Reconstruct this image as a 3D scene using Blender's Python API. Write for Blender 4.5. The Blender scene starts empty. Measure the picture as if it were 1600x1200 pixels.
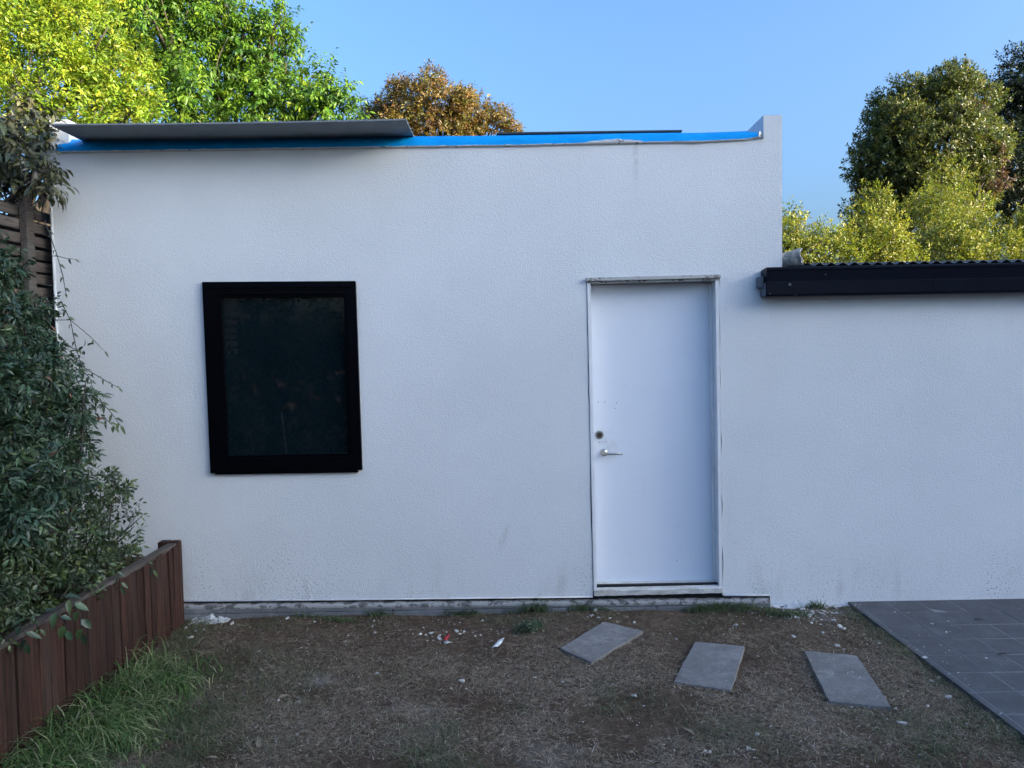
import bpy, bmesh, math, random
import numpy as np
from mathutils import Vector, Matrix, noise
from mathutils.geometry import tessellate_polygon

R = math.radians
random.seed(7)
rng = np.random.default_rng(7)
scene = bpy.context.scene
col = scene.collection

# ------------------------------------------------------------------ camera
F = 1200.0                      # focal length in pixels of a 1600 px wide picture
CAM = Vector((0.0, -5.3, 1.84))
PITCH, ROLL = R(2.75), R(1.0)
fwd = Vector((0, math.cos(PITCH), -math.sin(PITCH)))
up0 = Vector((0, math.sin(PITCH), math.cos(PITCH)))
rt0 = Vector((1, 0, 0))
rt = rt0 * math.cos(ROLL) - up0 * math.sin(ROLL)
up = up0 * math.cos(ROLL) + rt0 * math.sin(ROLL)
cd = bpy.data.cameras.new("camera")
cam = bpy.data.objects.new("camera", cd)
col.objects.link(cam)
m = Matrix((rt, up, -fwd)).transposed().to_4x4()
m.translation = CAM
cam.matrix_world = m
cd.sensor_width = 36.0
cd.lens = 36.0 * F / 1600.0
cd.clip_start = 0.05
cd.clip_end = 500
scene.camera = cam

# ------------------------------------------------------------------ light
SUN_AZ, SUN_EL = R(64), R(13)   # azimuth to the right of the direction behind the camera
S = Vector((math.sin(SUN_AZ) * math.cos(SUN_EL), -math.cos(SUN_AZ) * math.cos(SUN_EL), math.sin(SUN_EL)))
world = bpy.data.worlds.new("World")
scene.world = world
world.use_nodes = True
wn = world.node_tree.nodes
wl = world.node_tree.links
wn.clear()
wo = wn.new("ShaderNodeOutputWorld")
wb = wn.new("ShaderNodeBackground")
sk = wn.new("ShaderNodeTexSky")
sk.sky_type = 'NISHITA'
sk.sun_disc = False
sk.sun_elevation = SUN_EL
sk.sun_rotation = math.atan2(S.x, S.y)
sk.altitude = 50
sk.air_density = 1.0
sk.dust_density = 7.4
sk.ozone_density = 5.2
wb.inputs[1].default_value = 0.15
wl.new(sk.outputs[0], wb.inputs[0])
wl.new(wb.outputs[0], wo.inputs[0])
sd = bpy.data.lights.new("sun", 'SUN')
sd.energy = 3.8
sd.angle = R(0.5)
sd.color = (1.0, 0.86, 0.64)
sun = bpy.data.objects.new("sun", sd)
sun.rotation_euler = S.to_track_quat('Z', 'Y').to_euler()
sun.location = S * 40
col.objects.link(sun)
scene.view_settings.view_transform = 'Standard'
scene.view_settings.look = 'None'
scene.view_settings.gamma = 1.0
scene.view_settings.use_curve_mapping = False
scene.view_settings.exposure = 2.04
scene.cycles.max_bounces = 6
scene.cycles.diffuse_bounces = 3
scene.cycles.glossy_bounces = 3
scene.cycles.transmission_bounces = 3

# ------------------------------------------------------------------ helpers
def ray(px, py):
    return (fwd + rt * ((px - 800.0) / F) + up * ((600.0 - py) / F)).normalized()
def wp(px, py, y=0.0):
    """point on the vertical plane Y = y seen at a picture position"""
    d = ray(px, py)
    return CAM + d * ((y - CAM.y) / d.y)
def gp(px, py, z=0.0):
    """point on the level plane Z = z"""
    d = ray(px, py)
    return CAM + d * ((z - CAM.z) / d.z)

def tag(o, label=None, cat=None, group=None, kind=None):
    if label: o["label"] = label
    if cat: o["category"] = cat
    if group: o["group"] = group
    if kind: o["kind"] = kind
    return o
def link(o, parent=None):
    col.objects.link(o)
    if parent is not None:
        o.parent = parent
        p = parent
        mi = Matrix.Identity(4)
        loc = Vector((0, 0, 0))
        while p is not None:            # every parent is only translated
            loc = loc + p.location if p.parent is None else loc
            p = p.parent
        o.matrix_parent_inverse = Matrix.Translation(-loc) if parent.parent is None else Matrix.Identity(4)
    return o
def empty(name, loc, label=None, cat=None, group=None):
    o = bpy.data.objects.new(name, None)
    o.empty_display_size = 0.1
    o.location = loc
    col.objects.link(o)
    return tag(o, label, cat, group)
def obj(name, me, parent=None, loc=None, rot=None):
    o = bpy.data.objects.new(name, me)
    if loc is not None: o.location = loc
    if rot is not None: o.rotation_euler = rot
    return link(o, parent)
def mesh(name, verts, faces, mat, smooth=False):
    me = bpy.data.meshes.new(name)
    me.from_pydata([tuple(v) for v in verts], [], faces)
    if mat is not None: me.materials.append(mat)
    if smooth: me.shade_smooth()
    me.update()
    return me
def fixn(me):
    bm = bmesh.new(); bm.from_mesh(me)
    bmesh.ops.recalc_face_normals(bm, faces=bm.faces)
    bm.to_mesh(me); bm.free()
    return me
def boxm(name, size, mat, bevel=0.0, jit=0.0, seed=0, seg=1):
    """a box mesh centred on its base, edges bevelled"""
    bm = bmesh.new()
    bmesh.ops.create_cube(bm, size=1.0)
    rr = random.Random(seed)
    for v in bm.verts:
        v.co.x *= size[0]; v.co.y *= size[1]; v.co.z = (v.co.z + 0.5) * size[2]
        if jit: v.co += Vector((rr.uniform(-jit, jit), rr.uniform(-jit, jit), rr.uniform(-jit, jit)))
    if bevel:
        bmesh.ops.bevel(bm, geom=list(bm.edges), offset=bevel, segments=seg, affect='EDGES', profile=0.6)
    me = bpy.data.meshes.new(name)
    bm.to_mesh(me); bm.free()
    if mat is not None: me.materials.append(mat)
    return me
def box(name, a, b, mat, parent=None, bevel=0.003):
    a, b = Vector(a), Vector(b)
    me = boxm(name, (b.x - a.x, b.y - a.y, b.z - a.z), mat, bevel)
    return obj(name, me, parent, loc=((a.x + b.x) / 2, (a.y + b.y) / 2, a.z))
def prism(name, outer, holes, y0, y1, mat, parent=None):
    """outline (x, z) with holes, extruded from y0 (front) to y1"""
    loops = [outer] + holes
    tri = tessellate_polygon([[Vector((p[0], p[1], 0)) for p in l] for l in loops])
    flat = [p for l in loops for p in l]
    n = len(flat)
    vs = [(p[0], y0, p[1]) for p in flat] + [(p[0], y1, p[1]) for p in flat]
    fs = [tuple(t) for t in tri] + [tuple(i + n for i in reversed(t)) for t in tri]
    k = 0
    for l in loops:
        for i in range(len(l)):
            j = (i + 1) % len(l)
            fs.append((k + i, k + j, n + k + j, n + k + i))
        k += len(l)
    return obj(name, fixn(mesh(name, vs, fs, mat)), parent)
def joinm(name, parts, mat, smooth=False):
    vs, fs = [], []
    for v, f in parts:
        k = len(vs)
        vs += list(v); fs += [tuple(i + k for i in q) for q in f]
    return mesh(name, vs, fs, mat, smooth)
def tube(pts, rad, n=6, cap=True):
    pts = [Vector(p) for p in pts]
    if not hasattr(rad, '__len__'): rad = [rad] * len(pts)
    vs, fs = [], []
    for i, p in enumerate(pts):
        t = (pts[min(i + 1, len(pts) - 1)] - pts[max(i - 1, 0)]).normalized()
        a = t.orthogonal().normalized() if i == 0 else (a - t * a.dot(t)).normalized()
        b = t.cross(a)
        for k in range(n):
            w = 2 * math.pi * k / n
            vs.append(p + (a * math.cos(w) + b * math.sin(w)) * rad[i])
    for i in range(len(pts) - 1):
        for k in range(n):
            k2 = (k + 1) % n
            fs.append((i * n + k, i * n + k2, (i + 1) * n + k2, (i + 1) * n + k))
    if cap:
        fs.append(tuple(reversed(range(n))))
        fs.append(tuple((len(pts) - 1) * n + k for k in range(n)))
    return vs, fs
def bend(a, b, n=6, w=0.08, rr=random):
    a, b = Vector(a), Vector(b)
    L = (b - a).length
    pts = []
    o1 = Vector((rr.uniform(-1, 1), rr.uniform(-1, 1), rr.uniform(-.4, .6))) * L * w
    for i in range(n + 1):
        t = i / n
        pts.append(a.lerp(b, t) + o1 * math.sin(math.pi * t) + Vector((rr.uniform(-1, 1), rr.uniform(-1, 1), rr.uniform(-1, 1))) * L * w * .15 * (0 < i < n))
    return pts

# ------------------------------------------------------------------ materials
class NT:
    def __init__(s, name):
        s.m = bpy.data.materials.new(name); s.m.use_nodes = True
        s.t = s.m.node_tree; s.t.nodes.clear()
        s.out = s.t.nodes.new("ShaderNodeOutputMaterial")
        s.p = s.n("ShaderNodeBsdfPrincipled")
        s.l(s.p.outputs[0], s.out.inputs[0])
        s.pos = s.n("ShaderNodeNewGeometry").outputs["Position"]
    def n(s, t, **k):
        q = s.t.nodes.new(t)
        for a, v in k.items(): setattr(q, a, v)
        return q
    def l(s, a, b): s.t.links.new(a, b)
    def setp(s, **k):
        for a, v in k.items():
            i = s.p.inputs[a.replace('_', ' ')]
            if hasattr(v, 'links') or hasattr(v, 'is_linked'): s.l(v, i)
            else: i.default_value = v
    def noise(s, scale, detail=4, rough=.6, vec=None, stretch=None, dist=0.0):
        q = s.n("ShaderNodeTexNoise"); q.inputs["Scale"].default_value = scale
        q.inputs["Detail"].default_value = detail; q.inputs["Roughness"].default_value = rough
        q.inputs["Distortion"].default_value = dist
        v = vec or s.pos
        if stretch:
            mp = s.n("ShaderNodeMapping"); mp.inputs["Scale"].default_value = stretch
            s.l(v, mp.inputs[0]); v = mp.outputs[0]
        s.l(v, q.inputs["Vector"])
        return q.outputs[0]
    def voro(s, scale, feature='F1', out="Distance", vec=None):
        q = s.n("ShaderNodeTexVoronoi", feature=feature); q.inputs["Scale"].default_value = scale
        s.l(vec or s.pos, q.inputs["Vector"]); return q.outputs[out]
    def ramp(s, f, stops, interp='LINEAR'):
        q = s.n("ShaderNodeValToRGB"); e = q.color_ramp.elements; q.color_ramp.interpolation = interp
        while len(e) < len(stops): e.new(.5)
        for i, (p, c) in enumerate(stops):
            e[i].position = p
            e[i].color = (c, c, c, 1) if not hasattr(c, '__len__') else (*c, 1)
        s.l(f, q.inputs[0]); return q.outputs[0]
    def mix(s, f, a, b, mode='MIX'):
        q = s.n("ShaderNodeMix", data_type='RGBA', blend_type=mode)
        for v, i in ((f, 0), (a, 6), (b, 7)):
            if hasattr(v, 'is_linked'): s.l(v, q.inputs[i])
            elif i == 0: q.inputs[0].default_value = v
            else: q.inputs[i].default_value = (*v, 1)
        return q.outputs[2]
    def math(s, op, a, b=0.0, clamp=False):
        q = s.n("ShaderNodeMath", operation=op); q.use_clamp = clamp
        for v, i in ((a, 0), (b, 1)):
            if hasattr(v, 'is_linked'): s.l(v, q.inputs[i])
            else: q.inputs[i].default_value = v
        return q.outputs[0]
    def xyz(s):
        q = s.n("ShaderNodeSeparateXYZ"); s.l(s.pos, q.inputs[0]); return q.outputs
    def rng(s, v, a, b, c=0.0, d=1.0):
        q = s.n("ShaderNodeMapRange"); q.interpolation_type = 'SMOOTHSTEP'
        s.l(v, q.inputs[0])
        for i, x in enumerate((a, b, c, d)): q.inputs[i + 1].default_value = x
        return q.outputs[0]
    def bump(s, h, strength=.5, dist=.01):
        q = s.n("ShaderNodeBump"); q.inputs["Strength"].default_value = strength
        q.inputs["Distance"].default_value = dist
        s.l(h, q.inputs["Height"]); s.l(q.outputs[0], s.p.inputs["Normal"])

def simple(name, c, rough=.6, var=.25, scale=6, metal=0.0, bs=0.0, bscale=60, bd=.004, spec=.5):
    t = NT(name)
    n = t.noise(scale, 6, .65)
    t.setp(Base_Color=t.ramp(n, [(.25, [x * (1 - var) for x in c]), (.75, [min(1, x * (1 + var)) for x in c])]),
           Roughness=rough, Metallic=metal, Specular_IOR_Level=spec)
    if bs: t.bump(t.noise(bscale, 4), bs, bd)
    return t.m

def m_render():
    t = NT("white_render"); x, y, z = t.xyz()
    big = t.noise(.9, 5, .55)
    c = t.ramp(big, [(.3, (.695, .71, .715)), (.7, (.765, .78, .785))])
    c = t.mix(t.ramp(t.noise(3.2, 7, .7, dist=.6), [(.45, 0.0), (.75, .14)]), c, (.60, .605, .61))
    fine = t.noise(150, 3, .6)
    c = t.mix(t.ramp(fine, [(.30, .10), (.55, 0.0)]), c, (.45, .45, .46))
    # mould specks low on the wall
    low = t.rng(z, .06, .75, 1, 0)
    patch = t.rng(t.noise(1.7, 4, .6, stretch=(1, 1, .45)), .42, .68)
    sp = t.rng(t.noise(80, 3, .6), .57, .65)
    lowp = t.math('MULTIPLY', t.math('MULTIPLY', low, t.math('ADD', patch, .2)), sp)
    c = t.mix(t.math('MULTIPLY', lowp, .85, True), c, (.13, .13, .13))
    sm = t.math('MULTIPLY', t.math('MULTIPLY', t.rng(z, .08, .45, 1, 0), t.rng(t.noise(5, 5, .7, stretch=(1, 1, .3)), .5, .75)), .35)
    c = t.mix(sm, c, (.33, .31, .30))
    # run streak below the joint in the membrane and a scuff by the door
    sx = t.math('ABSOLUTE', t.math('ADD', t.math('SUBTRACT', x, .885), t.math('MULTIPLY', t.noise(9, 3), .03)))
    st = t.math('MULTIPLY', t.math('MULTIPLY', t.rng(sx, .005, .028, 1, 0), t.rng(z, 2.75, 3.25)), t.rng(t.noise(30, 4), .35, .6))
    c = t.mix(t.math('MULTIPLY', st, .3), c, (.22, .22, .22))
    dx = t.math('SUBTRACT', x, t.math('ADD', -.08, t.math('MULTIPLY', t.math('SUBTRACT', z, .5), .35)))
    sc = t.math('MULTIPLY', t.math('MULTIPLY', t.rng(t.math('ABSOLUTE', dx), .004, .03, 1, 0), t.rng(t.math('ABSOLUTE', t.math('SUBTRACT', z, .52)), .05, .1, 1, 0)), t.rng(t.noise(40, 4), .3, .7))
    c = t.mix(t.math('MULTIPLY', sc, .4), c, (.38, .36, .33))
    # faint vertical run marks
    vs = t.rng(t.noise(3.0, 5, .7, stretch=(2.2, 1, .06)), .55, .8)
    c = t.mix(t.math('MULTIPLY', vs, .05), c, (.45, .45, .44))
    t.setp(Base_Color=c, Roughness=.85, Specular_IOR_Level=.25)
    h = t.math('ADD', t.noise(140, 4, .6), t.math('MULTIPLY', t.noise(48, 3, .55), .45))
    t.bump(h, .62, .005)
    return t.m
def m_door():
    t = NT("white_door_paint")
    c = t.ramp(t.noise(2.2, 6, .6), [(.3, (.74, .78, .85)), (.7, (.78, .82, .88))])
    sp = t.rng(t.noise(30, 3, .5), .75, .78)
    c = t.mix(t.math('MULTIPLY', sp, .35), c, (.25, .24, .22))
    d = t.n("ShaderNodeVectorMath", operation='DISTANCE'); t.l(t.pos, d.inputs[0]); d.inputs[1].default_value = wp(945, 695, .118)
    c = t.mix(t.math('MULTIPLY', t.math('MULTIPLY', t.rng(d.outputs["Value"], .02, .16, 1, 0), t.rng(t.noise(14, 6, .75), .35, .7)), .30), c, (.33, .31, .28))
    sc = t.rng(t.noise(7, 5, .8, stretch=(.25, 1, 2.5), dist=1.5), .66, .72)
    c = t.mix(t.math('MULTIPLY', sc, .22), c, (.42, .42, .42))
    gr = t.rng(t.noise(4, 6, .7), .58, .8)
    c = t.mix(t.math('MULTIPLY', gr, .18), c, (.5, .5, .5))
    t.setp(Base_Color=c, Roughness=.42)
    t.bump(t.noise(9, 3), .12, .004)
    return t.m
def m_flake(name, paint, under, amount, scale=14, rough=.7):
    t = NT(name)
    f = t.rng(t.noise(scale, 6, .7), amount, amount + .05)
    c = t.mix(f, t.ramp(t.noise(5, 5), [(.3, [v * .85 for v in paint]), (.7, paint)]), t.ramp(t.noise(30, 4), [(.3, [v * .6 for v in under]), (.7, under)]))
    t.setp(Base_Color=c, Roughness=rough)
    t.bump(t.noise(40, 4), .4, .004)
    return t.m
def m_sill():
    t = NT("flaking_white_sill"); x, y, z = t.xyz()
    c = t.ramp(t.noise(24, 6, .7, stretch=(.5, 1, 1)), [(.3, (.44, .42, .38)), (.6, (.66, .65, .61))])
    k = t.rng(t.noise(7, 6, .75, stretch=(.6, 1.5, 3)), .5, .66)
    c = t.mix(t.math('MULTIPLY', k, .55), c, (.30, .25, .19))
    r = t.rng(t.noise(16, 6, .75, stretch=(.35, 1, 1.5)), .64, .7)
    c = t.mix(t.math('MULTIPLY', r, .8), c, (.16, .085, .04))
    t.setp(Base_Color=c, Roughness=.8)
    t.bump(t.noise(60, 5, .7), .6, .006)
    return t.m
def m_soil():
    t = NT("trodden_soil"); x, y, z = t.xyz()
    a = t.noise(1.5, 8, .65); b = t.noise(26, 6, .7)
    c = t.ramp(a, [(.28, (.070, .044, .030)), (.5, (.150, .106, .074)), (.72, (.27, .21, .155))])
    c = t.mix(.6, c, t.ramp(b, [(.3, (.034, .021, .014)), (.52, (.125, .083, .054)), (.75, (.31, .23, .155))]), 'MIX')
    g = t.math('MULTIPLY', t.rng(t.noise(2.3, 5, .6), .5, .68), .35)
    c = t.mix(g, c, (.085, .09, .045))
    # spilt plaster dust
    def blot(px, py, r):
        q = gp(px, py); d = t.n("ShaderNodeVectorMath", operation='DISTANCE'); t.l(t.pos, d.inputs[0]); d.inputs[1].default_value = q
        dn = t.math('ADD', d.outputs["Value"], t.math('MULTIPLY', t.math('SUBTRACT', t.noise(9, 8, .8), .5), r * 4.5))
        return t.rng(dn, r * .1, r * 1.1, 1, 0)
    for px, py, r, k in ((498, 1062, .13, .6), (650, 1110, .16, .22), (860, 1180, .2, .25), (1270, 1122, .10, .3), (312, 966, .14, .4), (1270, 948, .30, .35)):
        c = t.mix(t.math('MULTIPLY', blot(px, py, r), k), c, (.42, .41, .40))
    t.setp(Base_Color=c, Roughness=.95, Specular_IOR_Level=.15)
    t.bump(t.math('ADD', t.noise(70, 6, .7), t.noise(220, 3, .6)), 1.0, .02)
    return t.m
def m_stone(name, c0, c1, dust, dc=(.45, .45, .46), rough=.8):
    t = NT(name)
    c = t.ramp(t.noise(5, 8, .7), [(.3, c0), (.7, c1)])
    c = t.mix(t.math('MULTIPLY', t.rng(t.noise(180, 2, .5), .5, .75), .35), c, [v * 1.8 for v in c1])
    c = t.mix(t.math('MULTIPLY', t.rng(t.noise(4.3, 8, .8), .44, .72), dust), c, dc)
    c = t.mix(t.math('MULTIPLY', t.rng(t.noise(11, 6, .75), .56, .7), .45), c, [v * .55 for v in c0])
    c = t.mix(t.math('MULTIPLY', t.rng(t.noise(60, 3, .5), .70, .74), .7), c, (.55, .55, .55))
    t.setp(Base_Color=c, Roughness=rough)
    t.bump(t.noise(160, 4, .6), .35, .004)
    return t.m
def m_wood(name, dark, mid, light, weather, wcol, axis='z', seedscale=1.0):
    t = NT(name)
    oi = t.n("ShaderNodeObjectInfo")
    st = {'z': (1, 1, .05), 'y': (1, .05, 1), 'x': (.05, 1, 1)}[axis]
    off = t.n("ShaderNodeVectorMath", operation='ADD'); t.l(t.pos, off.inputs[0])
    sc = t.n("ShaderNodeVectorMath", operation='SCALE'); cb = t.n("ShaderNodeCombineXYZ")
    for i in range(3): t.l(oi.outputs["Random"], cb.inputs[i])
    t.l(cb.outputs[0], sc.inputs[0]); sc.inputs["Scale"].default_value = 37
    t.l(sc.outputs[0], off.inputs[1]); v = off.outputs[0]
    g = t.noise(75, 5, .65, vec=v, stretch=st, dist=.4)
    c = t.ramp(g, [(.28, dark), (.5, mid), (.75, light)])
    br = t.math('ADD', .65, t.math('MULTIPLY', oi.outputs["Random"], .7))
    c = t.mix(1.0, c, t.mixval(br) if hasattr(t, 'mixval') else _val(t, br), 'MULTIPLY')
    w = t.rng(t.noise(4.5, 6, .7, vec=v, stretch=st), .5, .75)
    c = t.mix(t.math('MULTIPLY', w, weather), c, wcol)
    t.setp(Base_Color=c, Roughness=.75, Specular_IOR_Level=.3)
    t.bump(g, .45, .006)
    return t.m
def _val(t, v):
    cb = t.n("ShaderNodeCombineXYZ")
    for i in range(3): t.l(v, cb.inputs[i])
    return cb.outputs[0]
def m_leaf(name, trans=.3, rough=.42, spec=.4, tk=(1.25, 1.3, .7)):
    t = NT(name)
    at = t.n("ShaderNodeAttribute"); at.attribute_name = "tint"
    n = t.mix(.35, at.outputs[0], t.ramp(t.noise(40, 3), [(.3, .55), (.7, 1.35)]), 'MULTIPLY')
    t.setp(Base_Color=n, Roughness=rough, Specular_IOR_Level=spec)
    tr = t.n("ShaderNodeBsdfTranslucent")
    t.l(t.mix(1.0, n, tk, 'MULTIPLY'), tr.inputs[0])
    mx = t.n("ShaderNodeMixShader"); mx.inputs[0].default_value = trans
    t.l(t.p.outputs[0], mx.inputs[1]); t.l(tr.outputs[0], mx.inputs[2]); t.l(mx.outputs[0], t.out.inputs[0])
    return t.m
def m_membrane():
    t = NT("blue_membrane")
    c = t.ramp(t.noise(6, 5, .6, stretch=(.5, 1, 2)), [(.3, (.002, .26, .64)), (.7, (.003, .33, .76))])
    d = t.rng(t.noise(18, 6, .75, stretch=(.5, 1, 1.5)), .66, .8)
    c = t.mix(t.math('MULTIPLY', d, .10), c, (.25, .42, .6))
    t.setp(Base_Color=c, Roughness=.5, Specular_IOR_Level=.12)
    t.bump(t.noise(16, 4, .6, stretch=(.5, 1, 1.6)), .35, .015)
    return t.m
def m_glass():
    t = NT("dark_window_glass")
    sm = t.rng(t.noise(6, 6, .75, dist=1.0), .45, .8)
    t.setp(Base_Color=(.0035, .009, .012, 1), Roughness=t.math('ADD', .02, t.math('MULTIPLY', sm, .05)), IOR=1.5, Specular_IOR_Level=.55)
    t.bump(t.noise(1.3, 2), .02, .01)
    return t.m

M = dict(
    render=m_render(), door=m_door(), membrane=m_membrane(), glass=m_glass(), soil=m_soil(),
    lip=m_flake("raw_plaster", (.62, .62, .62), (.22, .22, .22), .58, 22, .9),
    slab=m_flake("dirty_slab_edge", (.34, .335, .325), (.13, .125, .12), .50, 16, .9),
    frame_paint=m_flake("old_white_frame_paint", (.80, .81, .82), (.20, .16, .13), .67, 18),
    headboard=m_flake("weathered_grey_head_board", (.48, .48, .46), (.2, .18, .16), .55, 20),
    sill=m_sill(),
    dark=simple("gap_shade_black", (.01, .01, .012), .9, .3),  # near-black colour standing in for shade in gaps, openings and screw holes
    black=simple("black_frame_enamel", (.0015, .0016, .003), .35, .3, 9, spec=.07),
    steel=simple("brushed_steel", (.42, .42, .40), .32, .15, 60, metal=1.0),
    brass=simple("dark_lock_core", (.06, .055, .05), .4, .3, 60, metal=.6),
    sheet=simple("grey_cement_sheet", (.20, .225, .25), .75, .15, 5, bs=.2, bscale=40),
    darksheet=simple("dark_sheet", (.035, .045, .05), .6, .3, 8),
    gutter=simple("navy_gutter_enamel", (.004, .006, .013), .3, .25, 12, spec=.10),
    gutter_end=simple("dull_gutter_end", (.10, .115, .14), .5, .3, 15),
    corr=simple("corrugated_steel", (.10, .115, .13), .42, .3, 8, metal=.35),
    plinth=m_stone("grey_plinth_board", (.10, .105, .11), (.17, .175, .18), .35),
    stone=m_stone("grey_stepping_stone", (.12, .113, .108), (.195, .188, .18), .6, (.35, .34, .32)),
    paver=m_stone("slate_paver", (.045, .046, .050), (.080, .083, .090), .35, (.17, .175, .185), .6),
    grout=simple("paver_grout", (.22, .22, .225), .95, .3, 30),
    timber=m_wood("stained_red_timber", (.009, .0045, .0034), (.034, .0145, .0095), (.078, .034, .021), .40, (.070, .058, .050)),
    cap=m_wood("weathered_cap_timber", (.035, .028, .024), (.085, .07, .06), (.15, .13, .115), .5, (.13, .13, .12), 'y'),
    fence=m_wood("old_grey_fence_timber", (.04, .032, .028), (.085, .07, .062), (.15, .13, .115), .4, (.14, .13, .125), 'y'),
    bark=simple("bark", (.075, .058, .045), .9, .4, 18, bs=.8, bscale=30, bd=.02),
    twig=simple("twig", (.045, .035, .03), .85, .3, 30),
    flash=simple("grey_lead_flashing", (.30, .28, .25), .8, .5, 14, bs=.8, bscale=30, bd=.02),
    white=simple("corner_trim_enamel", (.55, .56, .57), .5, .2, 8),
    chip=simple("plaster_chip", (.56, .53, .48), .9, .3, 40),
    paper=simple("white_plastic_scrap", (.72, .74, .76), .5, .1, 20),
    red=simple("red_plastic_scrap", (.45, .02, .025), .4, .2, 20),
    leaf=m_leaf("leaf_green", .30), leaf_shade=m_leaf("leaf_glossy", .15, .38, .45, (1.1, 1.2, .7)),
    straw=m_leaf("dry_grass", .1, .8, .2, (1, 1, 1)), grass=m_leaf("green_grass", .25, .5, .35),
    brick=simple("house_brick", (.26, .16, .12), .9, .3, 12, bs=.4, bscale=30),
    tiles=simple("house_roof_tiles", (.12, .075, .06), .85, .3, 6, bs=.5, bscale=20),
    housewin=simple("house_window_glass", (.02, .025, .03), .08, .2, 3),
)

# ------------------------------------------------------------------ leaves
def unit(a): return a / np.maximum(np.linalg.norm(a, axis=1, keepdims=True), 1e-9)
def leaf_mesh(name, P, D, N, L, W, C, mat, fine=0, curl=.18):
    n = len(P); D = unit(D); N = unit(N - D * np.sum(N * D, 1, keepdims=True)); Sd = np.cross(D, N)
    L = L[:, None]; W = W[:, None]
    if fine:
        fold = W * .18
        vs = [P, P + D * L * .3 + Sd * W * .46 + N * fold, P + D * L * .3, P + D * L * .3 - Sd * W * .46 + N * fold,
              P + D * L * .66 + Sd * W * .36 + N * (fold * .8 - curl * L * .4), P + D * L * .66 - N * curl * L * .4, P + D * L * .66 - Sd * W * .36 + N * (fold * .8 - curl * L * .4),
              P + D * L - N * curl * L]
        fc = [(0, 2, 1), (0, 3, 2), (1, 2, 5), (1, 5, 4), (2, 3, 6), (2, 6, 5), (4, 5, 7), (5, 6, 7)]
    else:
        vs = [P, P + D * L * .45 + Sd * W * .5 + N * W * .15, P + D * L * .45 - N * W * .05, P + D * L * .45 - Sd * W * .5 + N * W * .15, P + D * L - N * curl * L]
        fc = [(0, 2, 1), (0, 3, 2), (1, 2, 4), (2, 3, 4)]
    k = len(vs)
    V = np.stack(vs, 1).reshape(-1, 3)
    Fc = (np.arange(n)[:, None, None] * k + np.array(fc)[None]).reshape(-1)
    nf = n * len(fc)
    me = bpy.data.meshes.new(name)
    me.vertices.add(len(V)); me.vertices.foreach_set("co", V.astype(np.float32).ravel())
    me.loops.add(nf * 3); me.loops.foreach_set("vertex_index", Fc.astype(np.int32))
    me.polygons.add(nf); me.polygons.foreach_set("loop_start", np.arange(0, nf * 3, 3, dtype=np.int32))
    me.polygons.foreach_set("use_smooth", np.ones(nf, bool))
    me.materials.append(mat)
    me.update(calc_edges=True)
    ca = me.color_attributes.new("tint", 'FLOAT_COLOR', 'POINT')
    cc = np.ones((n, k, 4), np.float32); cc[:, :, :3] = C[:, None, :]
    ca.data.foreach_set("color", cc.ravel())
    return me
def rand_unit(n):
    return unit(rng.normal(size=(n, 3)))
def palette(n, cols, wts=None, var=.25):
    cols = np.array(cols); i = rng.choice(len(cols), n, p=wts)
    return cols[i] * rng.uniform(1 - var, 1 + var, (n, 1)) * rng.uniform(.92, 1.08, (n, 3))
def shoots(lobes, density, per, slen, ll, lw, cols, wts=None, droop=.35, upb=.25, spread=.95, tipcol=None, facing=0.0, inner=.35):
    """lobes: (centre, radii).  Leaf sprays on an uneven shell of every lobe, some inside."""
    P, D, N, C = [], [], [], []
    for c, r in lobes:
        r = np.array(r if hasattr(r, '__len__') else (r, r, r), float)
        area = 4 * math.pi * (np.prod(r) ** (2 / 3))
        n = max(4, int(area * density))
        u = rand_unit(n)
        if facing: u = unit(u + np.array([[0, -facing, 0]]))
        lump = np.array([noise.noise(Vector((q[0] * 2.3 + c[0] * 3, q[1] * 2.3 + c[1], q[2] * 2.3 + c[2]))) for q in u])
        lump2 = np.array([noise.noise(Vector((q[0] * 6 + c[0] * 3, q[1] * 6 + c[2], q[2] * 6))) for q in u])
        rad = .86 + .22 * lump + .14 * lump2 + rng.normal(0, .05, n)
        ins = rng.random(n) < inner
        rad = np.where(ins, rad * rng.uniform(.35, .85, n), rad)
        p0 = np.array(c)[None] + u * r[None] * rad[:, None]
        d = unit(u * .75 + np.array([[0, 0, upb]]) + rand_unit(n) * .55)
        sc = palette(n, cols, wts, .18) * rng.uniform(.82, 1.2)
        a = unit(np.cross(d, rand_unit(n))); b = np.cross(d, a)
        sl = slen * rng.uniform(.5, 1.4, n)
        for k in range(per):
            t = (k + .3) / per
            ph = k * 2.4 + rng.uniform(0, 6.28, n)
            side = a * np.cos(ph)[:, None] + b * np.sin(ph)[:, None]
            P.append(p0 + d * (t * sl)[:, None] + side * .01)
            dd = d * (.35 + .6 * t) + side * (spread * (1.1 - .6 * t)) + np.array([[0, 0, -droop]]) + rand_unit(n) * .25
            D.append(unit(dd))
            N.append(unit(np.array([[0, 0, .45]]) + u * .85 + rand_unit(n) * .5))
            cc = sc * rng.uniform(.8, 1.2, (n, 1))
            if tipcol is not None and k >= per - 2:
                tip = (~ins) & (rng.random(n) < tipcol[1])
                cc = np.where(tip[:, None], np.array(tipcol[0])[None] * rng.uniform(.8, 1.2, (n, 1)), cc)
            C.append(cc)
    P, D, N, C = map(np.concatenate, (P, D, N, C))
    n = len(P)
    return P, D, N, ll * rng.uniform(.6, 1.25, n), lw * rng.uniform(.65, 1.2, n), C
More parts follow.
